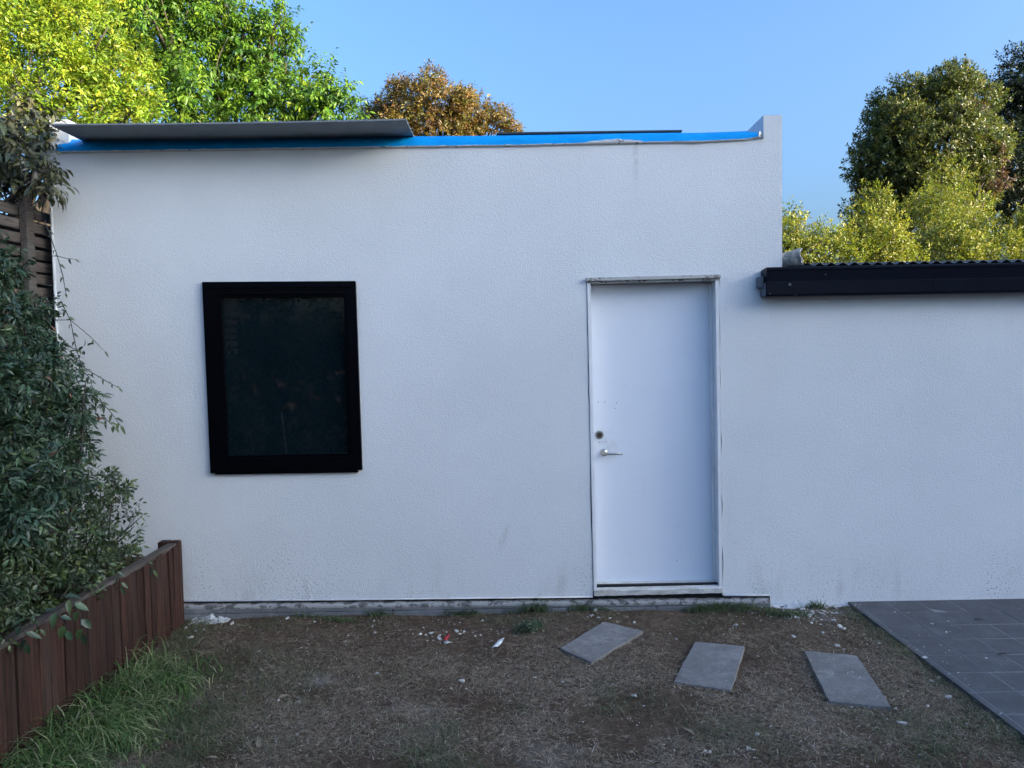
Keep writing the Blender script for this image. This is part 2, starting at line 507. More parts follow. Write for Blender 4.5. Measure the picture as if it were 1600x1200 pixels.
def clumps(lobes, k=13, f=.40, flat=.85, out=.80):
    """smaller leaf clumps standing on the shell of every lobe"""
    res = []
    for c, r in lobes:
        r = np.array(r if hasattr(r, '__len__') else (r, r, r), float)
        for u in rand_unit(k):
            if u[1] > .55: continue
            q = f * rng.uniform(.6, 1.3)
            res.append((tuple(np.array(c) + u * r * out * rng.uniform(.85, 1.1)), tuple(r * q * np.array([1, 1, flat]))))
    return res
def crown(lobes, density, *a, k=13, f=.40, fill=.45, **kw):
    A = shoots(clumps(lobes, k, f), density, *a, inner=.12, **kw)
    B = shoots([(c, tuple(np.array(r) * .78)) for c, r in lobes], density * fill, *a, inner=.4, **kw)
    return tuple(np.concatenate(x) for x in zip(A, B))
def lobe(px, py, rpx, y, ry=None, rx=None):
    """a crown lobe centred where the picture shows it, at depth y; radii from its size in the picture"""
    p = wp(px, py, y); s = (y - CAM.y) / F
    return (tuple(p), ((rx or rpx) * s, (ry or rpx) * s if ry else rpx * s, rpx * s))
def tree(name, label, cat, base, lobes, leaves, mat, trunk_r=.14, fine=0, group=None, curl=.18, fork=None):
    o = empty(name, base, label, cat, group)
    b = Vector(base)
    rr = random.Random(hash(name + str(base)) % 1000 if False else int(abs(base[0] * 131 + base[1] * 17)))
    cen = Vector(np.mean([l[0] for l in lobes], axis=0))
    low = min(l[0][2] for l in lobes)
    f = Vector(fork) if fork else Vector((b.x * .5 + cen.x * .5, b.y * .5 + cen.y * .5, b.z + (low - b.z) * .6))
    obj("trunk", joinm("trunk", [tube(bend(b, f, 6, .04, rr), [trunk_r * (1.25 - .5 * i / 6) for i in range(7)], 9)], M['bark'], True), o)
    limbs = []
    for c, r in lobes:
        rr_ = float(np.mean(r)) if hasattr(r, '__len__') else r
        c = Vector(c)
        limbs.append(tube(bend(f, c, 6, .1, rr), [trunk_r * (.55 - .47 * i / 6) for i in range(7)], 6))
        for q in range(7):
            u = Vector((rr.gauss(0, 1), rr.gauss(0, 1), rr.gauss(.2, 1))).normalized()
            limbs.append(tube(bend(f.lerp(c, .75), c + u * rr_ * .85, 4, .12, rr), [trunk_r * .16 * (1 - .85 * i / 4) + .003 for i in range(5)], 4))
    obj("limb", joinm("limb", limbs, M['bark'], True), o)["kind"] = "stuff"
    cr = obj("crown", leaf_mesh("crown", *leaves, mat, fine, curl), o)
    return o

# ================================================================== SETTING
# ---- ground: one sheet, finely uneven where it is seen
def gh(x, y):
    v = Vector((x * 1.1, y * 1.1, 0)); w = Vector((x * 6, y * 6, 3)); q = Vector((x * 22, y * 22, 7))
    h = .016 * noise.noise(v) + .010 * noise.noise(w) + .006 * noise.noise(q)
    h += .016 * max(0, min(1, (y + .35) / .3)) * max(0, noise.noise(Vector((x * 2.2, 1, 1))) + .1 + .5 * max(0, min(1, (x - .8) / .8))) * (1 if y < 0.1 else 0)
    return h - .008
fx = np.concatenate([[-70, -40, -20, -10, -6, -4], np.arange(-2.6, 3.0, .022), [3.2, 3.6, 4.5, 6, 8, 12, 20, 40, 70]])
fy = np.concatenate([[-70, -40, -20, -12, -8, -6, -5, -4.2, -3.6], np.arange(-3.0, .06, .022), [.3, 1, 3, 6, 10, 20, 40, 90]])
gv = []
for y in fy:
    for x in fx:
        ok = -2.6 < x < 3.1 and -3.1 < y < .1
        gv.append((x, y, gh(x, y) if ok else -.01))
nx = len(fx)
gf = [(j * nx + i, j * nx + i + 1, (j + 1) * nx + i + 1, (j + 1) * nx + i) for j in range(len(fy) - 1) for i in range(nx - 1)]
tag(obj("ground", mesh("ground", gv, gf, M['soil'], True)), kind="structure")

# ---- tiled paving on the right
PX0 = gp(1331, 945, .02).x
TX, TY = .219, .236
pv = empty("paving", (PX0, 0, 0)); tag(pv, "dark slate tiled patio meeting the white wall at the right", None, None, "structure")
bed = box("bed", (PX0 + .004, -5.2, -.06), (6.5, -.003, .0185), M['grout'], pv, 0)
border_len = .472
bme = boxm("border_tile", (.036, border_len - .004, .05), M['paver'], .002)
for i in range(11):
    obj("border_tile", bme, pv, (PX0 + .019, -.005 - border_len * (i + .5), -.03))
tme = boxm("tile", (TX - .006, TY - .006, .05), M['paver'], .0012)
rr = random.Random(3)
nt = 0
for j in range(12):
    for i in range(13):
        x = PX0 + .040 + TX * (i + .5); y = -.006 - TY * (j + .5)
        o = obj("tile", tme, pv, (x, y, -.030 + rr.uniform(-.0012, .0012)), (rr.uniform(-.004, .004), rr.uniform(-.004, .004), 0))

# ================================================================== BUILDING
bld = empty("rendered_building", (0, 0, 0), "single-storey white rendered outbuilding with flat roof, black window and white door", "building")
def xz(px, py, y=0.0):
    p = wp(px, py, y); return (p.x, p.z)
XL = wp(90, 500).x
XP0, XP1 = wp(1193, 200).x, wp(1222, 250).x
ZP = wp(1207, 180).z
XR = 6.6
WB = .105
def ztop(px):   # where the render stops below the blue membrane
    return np.interp(px, [88, 300, 640, 800, 900, 1000, 1100, 1160, 1180, 1195], [236.5, 233, 228, 226, 223.5, 221.5, 220, 217, 214, 213])
ZLOW = wp(1400, 425).z
XPL = wp(1203, 940).x     # right end of the plinth
# outline of the front face
outer = [(XL, WB), (XPL, WB - .034), (XPL + .005, -.05), (XR, -.05), (XR, ZLOW), (XP1, ZLOW), (XP1, ZP), (XP0, ZP)]
for px in (1193, 1180, 1100, 1000, 900, 800, 640, 470, 300, 90):
    p = wp(px, ztop(px)); outer.append((p.x if px > 90 else XL, p.z))
W0 = [xz(318, 441), xz(556.5, 439.5), xz(567, 733.5), xz(331, 738.5)]      # window outer corners: tl tr br bl
whole = [xz(325, 448), xz(550, 447), xz(561, 727), xz(338, 731)]
# door opening with a broken edge
rr = random.Random(11)
dl, dr = (916.5, 436, 926.5, 931), (1123.5, 432, 1129.5, 931)
dh = []
for i in range(26):
    t = i / 25; px = dl[0] + (dl[2] - dl[0]) * t; py = dl[1] + (dl[3] - dl[1]) * t
    dh.append(xz(px - (rr.uniform(-.2, 1.3) if rr.random() < .6 else 0), py))
dleft, dh = dh, []
for i in range(26):
    t = 1 - i / 25; px = dr[0] + (dr[2] - dr[0]) * t; py = dr[1] + (dr[3] - dr[1]) * t
    dh.append(xz(px + (rr.uniform(-.2, 1.8) if rr.random() < .55 else 0), py))
# bottom of the opening runs out through the wall foot: keep it a hole just above
dbl, dbr = xz(*dl[2:])[0], xz(*dr[2:])[0]
outer = outer[:1] + [(dbl, WB - .024)] + list(reversed(dleft)) + list(reversed(dh)) + [(dbr, WB - .030)] + outer[1:]
prism("wall", outer, [whole], 0.0, .2, M['render'], bld)
# side and back walls, parapets, roof
box("parapet", (XP0, .203, -.05), (XP1, 5.2, ZP), M['render'], bld, .004)
XLP = XL + .125
ZLP = wp(92, 186).z
box("parapet", (XL, .203, -.05), (XLP, 5.2, ZLP), M['render'], bld, .004)
box("back_wall", (XLP + .002, 5.0, -.05), (XP0 - .002, 5.2, 3.0), M['render'], bld, .004)
box("roof_deck", (XLP + .003, .205, 2.94), (XP0 - .003, 4.995, 3.06), M['darksheet'], bld, .004)
box("low_back_wall", (XP1 + .003, 3.4, -.05), (XR, 3.6, 2.3), M['render'], bld, .004)
# left front parapet stub above the membrane
pl = wp(79, 192); 
prism("parapet_front", [(XL, wp(90, 236).z + .005), (XLP, wp(118, 236).z + .005), (XLP, ZLP), (XL, ZLP)], [], .012, .2, M['render'], bld)
# corner trim
a0, a1 = wp(85, 240), wp(98, 560)
vs, fs = tube([(XL - .006, -.004, 0.1), (XL - .006, -.004, 3.22)], .009, 8)
obj("corner_trim", mesh("corner_trim", vs, fs, M['white'], True), bld)
# raw plaster lip along the top of the render
vs, fs = [], []
n = 260
for i in range(n + 1):
    px = 90 + (1192 - 90) * i / n
    p = wp(px, ztop(px))
    j = noise.noise(Vector((px * .03, 2, 0))) * .006 + noise.noise(Vector((px * .15, 5, 0))) * .004
    lump = .022 * max(0, 1 - abs(px - 960) / 45) ** .5 * (1 + .6 * noise.noise(Vector((px * .06, 9, 0)))) if abs(px - 960) < 45 else 0
    h = .007 + .005 * noise.noise(Vector((px * .08, 0, 4))) + lump
    vs += [(p.x, -.001, p.z - .016 + j * .3), (p.x, -.014 - abs(j), p.z - .011 + j * .3), (p.x, -.019 - abs(j), p.z + h - .012), (p.x, -.010, p.z + h - .009)]
for i in range(n):
    for k in range(3):
        fs.append((i * 4 + k, (i + 1) * 4 + k, (i + 1) * 4 + k + 1, i * 4 + k + 1))
obj("plaster_lip", mesh("plaster_lip", vs, fs, M['lip'], True), bld)
# foot of the wall: bead, gap with its shade painted black, white slab edge and grey plinth boards
b0 = tube([(XL + .01, -.002, WB + .002), (dbl - .003, -.002, WB - .022)], .005, 6)
b1 = tube([(dbr + .003, -.002, WB - .028), (XPL, -.002, WB - .032)], .005, 6)
vs, fs = list(b0[0]) + list(b1[0]), list(b0[1]) + [tuple(i + len(b0[0]) for i in f_) for f_ in b1[1]]
obj("base_bead", mesh("base_bead", vs, fs, M['white'], True), bld)
box("gap_shade_strip", (XL + .02, .03, -.04), (XPL - .005, .06, WB + .05), M['dark'], bld, 0)  # black strip painting the shade inside the gap
sv, sf = [], []
n = 240
for i in range(n + 1):
    x = XL + .03 + (XPL - .01 - XL - .03) * i / n
    z = .085 - .036 * i / n + .0035 * noise.noise(Vector((x * 14, 0, 0))) + .003 * noise.noise(Vector((x * 40, 3, 0)))
    zb = .077 - .035 * i / n + .004 * noise.noise(Vector((x * 9, 8, 0)))
    sv += [(x, .029, z + .002), (x, -.028 + .004 * noise.noise(Vector((x * 11, 5, 5))), z), (x, -.038, zb), (x, -.033, zb - .02)]
for i in range(n):
    for k in range(3): sf.append((i * 4 + k, (i + 1) * 4 + k, (i + 1) * 4 + k + 1, i * 4 + k + 1))
obj("slab_edge", mesh("slab_edge", sv, sf, M['slab'], True), bld)
cuts = [XL + .03, -2.02, -.86, .42, .98, XPL - .01]
for a, b in zip(cuts, cuts[1:]):
    t = (b - XL) / (XPL - XL)
    box("plinth_board", (a + .002, -.034, .022), (b - .002, -.005, .072 - .035 * t), M['plinth'], bld, .003)
    box("plinth_board", (a + .002, -.040, -.08), (b - .002, -.005, .019), M['plinth'], bld, .003)

# ---- blue membrane over the roof edge
vs, fs = [], []
n = 200
prof = 7
for i in range(n + 1):
    px = 90 + (1191 - 90) * i / n
    lo = wp(px, ztop(px) + 1.0)
    topy = np.interp(px, [90, 640, 780, 1000, 1100, 1170, 1191], [217, 212, 211, 207, 206.5, 204, 207])
    hi = wp(px, topy, .06)
    for k in range(prof):
        t = k / (prof - 1)
        w = noise.noise(Vector((px * .012, t * 1.5, 0))) * .020 + noise.noise(Vector((px * .05, t * 3, 4))) * .009
        if t < .72:
            s = t / .72
            y = -.014 + .074 * s ** 1.5 - abs(w) * math.sin(math.pi * s); z = lo.z + (hi.z - lo.z) * s
            if k == 0: z += .004 * noise.noise(Vector((px * .08, 1, 1)))
        else:
            s = (t - .72) / .28
            y = .06 + s * .5; z = hi.z + .001 - s * .13 + w * .3
        vs.append((lo.x, y, z))
for i in range(n):
    for k in range(prof - 1):
        a = i * prof + k
        fs.append((a, a + prof, a + prof + 1, a + 1))
tag(obj("roof_membrane", mesh("roof_membrane", vs, fs, M['membrane'], True)), "bright blue waterproof plastic strip along the roof edge of the white wall", "membrane")
# silver tape curl at its right end
o = wp(1188, 209, -.012)
vs, fs = [], []
for i in range(9):
    t = i / 8
    for k in (0, 1):
        vs.append((o.x - .022 + .034 * t + .004 * k, o.y - .010 - .008 * math.sin(t * 7), o.z - .028 + .034 * k + .008 * math.sin(t * 5)))
for i in range(8): fs.append((2 * i, 2 * i + 2, 2 * i + 3, 2 * i + 1))
tag(obj("foil_scrap", mesh("foil_scrap", vs, fs, M['steel'], True)), "crumpled silver foil scrap at the right end of the blue strip", "scrap")

# ---- loose sheets lying on the roof
zs = wp(640, 213).z + .012
xa, xb = wp(124, 217).x, wp(645, 212).x
vs, fs = [], []
nn, mm = 24, 8
for i in range(nn + 1):
    t = i / nn; x = xa + (xb - xa) * t
    for j in range(mm + 1):
        y = -.33 + 1.2 * j / mm
        sag = -.006 * math.sin(math.pi * t) + .006 * (1 - t)
        vs.append((x, y, zs + sag + .0)); vs.append((x, y, zs + sag + .010))
def vi(i, j, k): return (i * (mm + 1) + j) * 2 + k
for i in range(nn):
    for j in range(mm):
        fs.append((vi(i, j, 0), vi(i, j + 1, 0), vi(i + 1, j + 1, 0), vi(i + 1, j, 0)))
        fs.append((vi(i, j, 1), vi(i + 1, j, 1), vi(i + 1, j + 1, 1), vi(i, j + 1, 1)))
    for j, q in ((0, 0), (mm, 1)): fs.append((vi(i, j, 0), vi(i + 1, j, 0), vi(i + 1, j, 1), vi(i, j, 1)))
for j in range(mm):
    for i in (0, nn): fs.append((vi(i, j, 0), vi(i, j + 1, 0), vi(i, j + 1, 1), vi(i, j, 1)))
tag(obj("cement_sheet", fixn(mesh("cement_sheet", vs, fs, M['sheet']))), "long grey sheet overhanging the roof edge above the black window", "sheet")
p0, p1 = wp(776, 208.5, .1), wp(1066, 204.5, .1)
ang = math.atan2(p1.z - p0.z, p1.x - p0.x)
me = boxm("dark_roof_board", ((p1 - p0).length, .6, .012), M['darksheet'], .002)
o = obj("dark_roof_board", me, None, ((p0.x + p1.x) / 2, .4, (p0.z + p1.z) / 2 - .004), (0, -ang, 0))
tag(o, "thin dark board lying on the roof behind the blue strip, above the door", "board")
# packers that carry the dark board
for px in (800, 1040):
    q = wp(px, 212, .3)
    box("packer", (q.x - .03, .25, 3.05), (q.x + .03, .55, (p0.z + p1.z) / 2 - .012), M['fence'], o if False else bld, .002)

# ---- window
def ring(o4, i4, y0, y1):
    vs = [(x, y0, z) for x, z in o4] + [(x, y0, z) for x, z in i4] + [(x, y1, z) for x, z in o4] + [(x, y1, z) for x, z in i4]
    fs = []
    for i in range(4):
        j = (i + 1) % 4
        fs += [(i, j, 4 + j, 4 + i), (8 + i, 12 + i, 12 + j, 8 + j), (i, 8 + i, 8 + j, j), (4 + i, 4 + j, 12 + j, 12 + i)]
    return vs, fs
def bevel_mesh(me, w):
    bm = bmesh.new(); bm.from_mesh(me)
    bmesh.ops.recalc_face_normals(bm, faces=bm.faces)
    bmesh.ops.bevel(bm, geom=list(bm.edges), offset=w, segments=2, affect='EDGES')
    bm.to_mesh(me); bm.free(); return me
W1 = [xz(341, 461), xz(542, 460), xz(549, 712), xz(353, 716)]
W2 = [xz(345, 465), xz(538, 464), xz(545, 708), xz(356, 712)]
win = obj("window", bevel_mesh(joinm("window", [ring(W0, W1, -.030, -.002)], M['black']), .003), bld)
W1b = [(W1[0][0] - .002, W1[0][1] + .002), (W1[1][0] + .002, W1[1][1] + .002), (W1[2][0] + .002, W1[2][1] - .002), (W1[3][0] - .002, W1[3][1] - .002)]
obj("sash", bevel_mesh(joinm("sash", [ring(W1b, W2, -.016, .04)], M['black']), .002), win)
vs = [(x, .022, z) for x, z in W2]; 
W2o = [(W2[0][0] - .004, W2[0][1] + .004), (W2[1][0] + .004, W2[1][1] + .004), (W2[2][0] + .004, W2[2][1] - .004), (W2[3][0] - .004, W2[3][1] - .004)]
pane = prism("pane", W2o, [], .020, .026, M['glass'], win)
# raised strip on the head and joints at its ends
hA, hB = xz(326, 447.5), xz(549, 446)
vs, fs = [], []
h4 = [(hA[0], hA[1]), (hB[0], hB[1]), (hB[0], hB[1] - .012), (hA[0], hA[1] - .012)]
prism("head_strip", h4, [], -.037, -.0305, M['black'], win)
h5 = [(hA[0], hA[1] - .022), (hB[0], hB[1] - .022), (hB[0], hB[1] - .027), (hA[0], hA[1] - .027)]
prism("head_strip", h5, [], -.035, -.0305, M['black'], win)
bA, bB = xz(338, 738), xz(560, 734.5)
prism("sill_strip", [(bA[0], bA[1]), (bB[0], bB[1]), (bB[0], bB[1] - .012), (bA[0], bA[1] - .012)], [], -.024, -.001, M['black'], win)

# ---- door
yl = .118                                     # face of the leaf behind the wall face
dA, dB, dC, dD = xz(916.5, 436), xz(1123.5, 431.5), xz(1129.5, 912), xz(926.5, 912)
fo = [dA, dB, (dC[0], WB + .05), (dD[0], WB + .05)]
jw = .026
ztopd = dA[1] - .035
# jambs
def quad_prism(name, pts, y0, y1, mat, parent): return prism(name, pts, [], y0, y1, mat, parent)
zb = WB - .005
def lerpx(a, b, z): 
    t = (z - a[1]) / (b[1] - a[1]); return a[0] + (b[0] - a[0]) * t
lx = lambda z: lerpx(dA, dD, z)
rx = lambda z: lerpx(dB, dC, z)
frame = quad_prism("door_frame", [(lx(dA[1]) + .003, dA[1] - .030), (lx(dA[1]) + jw, dA[1] - .030), (lx(zb) + jw, zb), (lx(zb) + .004, zb)], -.006, .16, M['frame_paint'], bld)
quad_prism("jamb", [(rx(dB[1]) - jw, dB[1] - .030), (rx(dB[1]) - .003, dB[1] - .030), (rx(zb) - .004, zb), (rx(zb) - jw, zb)], -.006, .16, M['frame_paint'], frame)
# stops behind the leaf edge
quad_prism("door_stop", [(rx(dB[1]) - jw - .016, dB[1] - .05), (rx(dB[1]) - jw - .001, dB[1] - .05), (rx(zb) - jw - .001, zb + .07), (rx(zb) - jw - .016, zb + .07)], .075, .117, M['frame_paint'], frame)
quad_prism("head", [(dA[0] + .003, dA[1] - .003), (dB[0] - .003, dB[1] - .003), (dB[0] - .003, dB[1] - .029), (dA[0] + .003, dA[1] - .029)], -.006, .16, M['headboard'], frame)
quad_prism("head_board", [(dA[0] - .006, dA[1] + .006), (dB[0] + .005, dB[1] + .009), (dB[0] + .005, dB[1] - .012), (dA[0] - .006, dA[1] - .016)], -.026, -.0075, M['headboard'], frame)
# leaf
lz0 = xz(1020, 908, yl)[1]
lf = [(lx(dA[1]) + jw + .002, dA[1] - .034), (rx(dB[1]) - jw - .002, dB[1] - .034), (rx(lz0) - jw - .002, lz0 + .004), (lx(lz0) + jw + .002, lz0)]
door = prism("door", lf, [], yl, yl + .038, M['door'], bld)
# black sheets behind door and window stand in for the unlit inside
box("opening_shade_sheet", (dA[0] - .1, .205, 0), (dB[0] + .1, .22, dA[1] + .1), M['dark'], bld, 0)
box("opening_shade_sheet", (W0[0][0] - .1, .205, W0[2][1] - .1), (W0[1][0] + .12, .22, W0[0][1] + .1), M['dark'], bld, 0)
# sloping sill
zs0 = xz(1020, 909.5, .10)[1] - .012
zs1 = xz(1020, 919)[1]; zs2 = xz(1020, 928)[1]
sx0, sx1 = lx(zs1) + .006, rx(zs1) - .006
sv, sf = [], []
n = 60
for i in range(n + 1):
    t = i / n; x = sx0 + (sx1 - sx0) * t
    e = .003 * noise.noise(Vector((x * 18, 0, 0))) + .002 * noise.noise(Vector((x * 60, 4, 0)))
    tl = .006 * (t - .5)
    sv += [(x, .150, zs0 + .020 + tl), (x, .10, zs0 + .012 + tl), (x, -.012 + e, zs1 + tl + e * .4), (x, -.018 + e, zs1 - .006 + tl), (x, -.016, zs2 + tl + e), (x, .15, zs2 + tl)]
for i in range(n):
    for k in range(5): sf.append((i * 6 + k, (i + 1) * 6 + k, (i + 1) * 6 + k + 1, i * 6 + k + 1))
sf += [tuple(range(6)), tuple(n * 6 + k for k in reversed(range(6)))]
obj("sill", fixn(mesh("sill", sv, sf, M['sill'])), frame)
# lock cylinder
def disc(c, r, y0, y1, n=24, r2=None):
    vs, fs = [], []
    r2 = r2 or r
    for k in range(n):
        w = 2 * math.pi * k / n; vs.append((c[0] + r * math.cos(w), y1, c[1] + r * math.sin(w)))
    for k in range(n):
        w = 2 * math.pi * k / n; vs.append((c[0] + r2 * math.cos(w), y0, c[1] + r2 * math.sin(w)))
    for k in range(n):
        j = (k + 1) % n; fs.append((k, j, n + j, n + k))
    fs.append(tuple(range(n, 2 * n)))
    return vs, fs
def dpt(px, py): return xz(px, py, yl)
c = dpt(936.5, 679.5)
lk = obj("lock", fixn(joinm("lock", [disc(c, .030, yl - .012, yl, 28, .026)], M['steel'])), door)
obj("lock_core", fixn(joinm("lock_core", [disc(c, .017, yl - .0155, yl - .0125, 24)], M['brass'])), door)
c = dpt(943.5, 707)
hd = [disc(c, .027, yl - .012, yl, 28, .025), disc(c, .011, yl - .05, yl - .0125, 16)]
lev = tube([(c[0], yl - .045, c[1] - .001), (c[0] + .03, yl - .052, c[1] - .003), (c[0] + .08, yl - .052, c[1] - .004), (c[0] + .125, yl - .048, c[1] - .005)], [.010, .0085, .0075, .006], 10)
obj("lever_handle", fixn(joinm("lever_handle", hd + [lev], M['steel'], True)), door)
for px, py in ((934.5, 628.5), (944.8, 628), (936.8, 690.5), (946.8, 690.3), (963.5, 629.5), (961, 638), (1058, 876)):
    obj("screw_hole", joinm("screw_hole", [disc(dpt(px, py), .0032, yl - .0008, yl - .0003, 8)], M['dark']), door)

# ---- low roof on the right: gutter and corrugated sheets
gx0, gx1 = wp(1198, 440, -.12).x, XR
g = lambda py: wp(1400, py, -.12).z
gt, gm, gbm = g(414), g(438), g(459.5)
prof = [(-.002, gt - .012), (-.06, gt - .006), (-.118, gt), (-.124, gt - .003), (-.124, gt - .018), (-.118, gt - .024), (-.112, gm + .010), (-.112, gm + .004), (-.120, gm), (-.120, gbm + .012), (-.112, gbm), (-.002, gbm)]
cutx = [gx0, gx0 + 1.12, gx1]
gobj = None
for q, (a, b) in enumerate(zip(cutx, cutx[1:])):
    vs = [(a, y, z) for y, z in prof] + [(b - .002, y - .0015 * q, z) for y, z in prof]
    n = len(prof)
    fs = [(i, (i + 1) % n, n + (i + 1) % n, n + i) for i in range(n)] + [tuple(range(n)), tuple(range(n, 2 * n))]
    gobj = obj("gutter", fixn(mesh("gutter", vs, fs, M['gutter'])), bld)
    if q == 0: g0 = gobj
box("end_return", (gx0 - .035, -.075, gm - .03), (gx0 - .003, -.003, gm + .045), M['gutter_end'], g0, .004)
box("end_return", (gx0 - .008, -.11, gbm + .004), (gx0 - .001, -.003, gm - .002), M['gutter_end'], g0, .002)
o = wp(1234, 444.5, -.122)
vs, fs = disc((o.x, o.z), .010, -.126, -.1205, 14, .008)
obj("rivet", fixn(mesh("rivet", vs, fs, M['gutter_end'])), g0)
for px, py in ((1290, 429), (1203, 459), (1243, 461)):
    o = wp(px, py, -.119); vs, fs = disc((o.x, o.z), .004, -.1235, -.110, 8); obj("rivet", fixn(mesh("rivet", vs, fs, M['gutter_end'])), g0)
# corrugated sheet
vs, fs = [], []
zc = g(410.5) + .004
x = wp(1262, 410, -.08).x; x0 = x
lam, amp = .079, .0088
nxs = int((XR - x0) / (lam / 8))
for i in range(nxs + 1):
    xx = x0 + i * lam / 8
    z = zc + amp * math.cos(2 * math.pi * i / 8)
    for y, dz in ((-.085, 0), (3.5, .22)):
        vs += [(xx, y, z + dz), (xx, y, z + dz - .003)]
for i in range(nxs):
    a = i * 4; b = a + 4
    fs += [(a, b, b + 2, a + 2), (a + 1, a + 3, b + 3, b + 1), (a, a + 1, b + 1, b)]
obj("corrugated_roof", mesh("corrugated_roof", vs, fs, M['corr'], True), bld)
box("roof_flashing", (XP1 + .003, -.10, gt - .004), (x0 + .03, 3.0, gt + .012), M['gutter'], bld, .003)

# ---- bent flashing offcut lying on the low roof beside the parapet
c = wp(1241, 396, .02)
vs, fs = [], []
L0 = 14
ax = Vector((.93, -.36, .10)).normalized(); bx_ = Vector((.36, .93, 0)).normalized(); cz = ax.cross(bx_)
if cz.z < 0: cz = -cz
A0 = Vector((XP1 + .015, .06, gt + .055))
for i in range(L0 + 1):
    t = i / L0
    for k in range(15):
        w = 2 * math.pi * (.90 * k / 14) - 1.2
        r = .052 * (1 + .22 * noise.noise(Vector((t * 3, k * .45, 1)))) * (.85 + .3 * t)
        p = A0 + ax * (.135 * t + .02 * noise.noise(Vector((k * .6, 4, i * .1))) * t) + bx_ * (r * math.cos(w)) + cz * (r * math.sin(w))
        p.z = max(p.z, gt + .014)
        vs.append(p)
for i in range(L0):
    for k in range(14):
        fs.append((i * 15 + k, (i + 1) * 15 + k, (i + 1) * 15 + k + 1, i * 15 + k + 1))
me = mesh("flashing_offcut", vs, fs, M['flash'], True)
o = obj("flashing_offcut", me); 
md = o.modifiers.new("solid", 'SOLIDIFY'); md.thickness = .010
tag(o, "curled grey flashing offcut on the corrugated roof end beside the white parapet", "flashing")
# mortar crumbs beneath it
vs, fs = [], []

# ================================================================== TIMBER BED WALL
bw = empty("timber_bed_wall", (-2.32, -1.8, 0), "dark red-brown vertical board garden bed wall below the shrub", "garden wall")
rr = random.Random(5)
y = -.20
XB = -2.28
HB = .565
bms = [boxm("board", (.022, w, HB), M['timber'], .003, .0012, i) for i, w in enumerate((.045, .065, .082, .10))]
ws = (.045, .065, .082, .10)
while y > -3.9:
    k = rr.choice((0, 0, 1, 1, 1, 2, 2, 3))
    y -= ws[k] / 2 + rr.uniform(.001, .004)
    o = obj("board", bms[k], bw, (XB + rr.uniform(-.007, .007), y, -.02 + rr.uniform(-.008, .004)), (rr.uniform(-.008, .008), rr.uniform(-.012, .012), 0))
    y -= ws[k] / 2 + .002
yy = -.18
for L in (.95, 1.3, 1.4):
    me = boxm("cap_rail", (.062, L - .006, .028), M['cap'], .004, .003, int(L * 10))
    obj("cap_rail", me, bw, (XB - .028, yy - L / 2, HB - .030 + rr.uniform(-.004, .004)), (0, rr.uniform(-.03, .03), rr.uniform(-.008, .008)))
    yy -= L
for y in (-.12, -1.4, -2.7):
    me = boxm("post", (.06, .055, .592 if y > -.2 else .55), M['timber'], .010, .008, int(-y * 10))
    obj("post", me, bw, (XB - (.015 if y > -.2 else .09), y - (.04 if y > -.2 else 0), -.02), (0, 0, .05))
box("post_block", (XB - .12, -.20, .40), (XB - .048, -.13, .572), M['timber'], bw, .006)
box("back_rail", (XB - .055, -3.6, .38), (XB - .013, -.18, .47), M['cap'], bw, .004)
# raised soil of the bed
vs, fs = [], []
for j in range(60):
    for i in range(14):
        x = -4.4 + i * (4.4 - 2.335) / 13; yv = -4.2 + j * 4.19 / 59
        vs.append((x, yv, .43 + .03 * noise.noise(Vector((x * 4, yv * 4, 2)))))
for j in range(59):
    for i in range(13): fs.append((j * 14 + i, j * 14 + i + 1, j * 14 + 15 + i, j * 14 + 14 + i))
tag(obj("bed_soil", mesh("bed_soil", vs, fs, M['soil'], True)), kind="structure")

# ================================================================== SLATTED FENCE
fe = empty("slatted_fence", (-3.33, -.5, .43), "weathered grey slatted timber fence behind the shrub, meeting the white wall", "fence")
XF = XL - .10
rr = random.Random(9)
sme = boxm("slat", (.018, 4.2, .064), M['fence'], .003)
ztopf = 2.86
for i in range(56):
    z = ztopf - .0425 * (i + 1.6)
    obj("slat", sme, fe, (XF + (.004 if i % 2 else -.075) + rr.uniform(-.006, .006), -1.56 + rr.uniform(-.02, .02), z), (rr.uniform(-.006, .006), .12 + rr.uniform(-.05, .05), 0))
for y in (-.20, -1.6, -3.0):
    me = boxm("post", (.05, .075, ztopf - .33), M['cap'], .005, .003)
    obj("post", me, fe, (XF + .043, y, .40))
me = boxm("post_cap", (.10, .11, .03), M['cap'], .006)
obj("post_cap", me, fe, (XF + .04, -.20, ztopf + .055))

# ================================================================== STEPPING STONES
def slab(corners, label, seed):
    ps = [gp(*c, .012) for c in corners]
    cen = sum(ps, Vector()) / 4
    rr = random.Random(seed)
    top = []
    for i in range(4):
        a, b = ps[i], ps[(i + 1) % 4]
        for k in range(8):
            p = a.lerp(b, k / 8)
            n2 = Vector((b.y - a.y, a.x - b.x, 0)).normalized()
            p = p + n2 * (rr.uniform(-.0018, .0018) if k else 0)
            if k == 0: p = p.lerp(cen, .01)
            top.append(p - cen)
    vs = [(p.x * .99, p.y * .99, .009) for p in top] + [(p.x, p.y, .005) for p in top] + [(p.x, p.y, -.04) for p in top]
    n = len(top)
    fs = [tuple(range(n))]
    for r_ in (0, 1):
        for i in range(n): j = (i + 1) % n; fs.append((r_ * n + i, r_ * n + j, (r_ + 1) * n + j, (r_ + 1) * n + i))
    o = obj("stepping_stone", fixn(mesh("stepping_stone", vs, fs, M['stone'])), None, (cen.x, cen.y, 0.0))
    o.rotation_euler = (rr.uniform(-.01, .01), rr.uniform(-.01, .01), 0)
    tag(o, label, "stepping stone", "stepping stones leading to the door")
slab([(875, 1012), (944, 970), (1005, 985), (924, 1034)], "grey stepping stone nearest the door, set slantwise", 1)
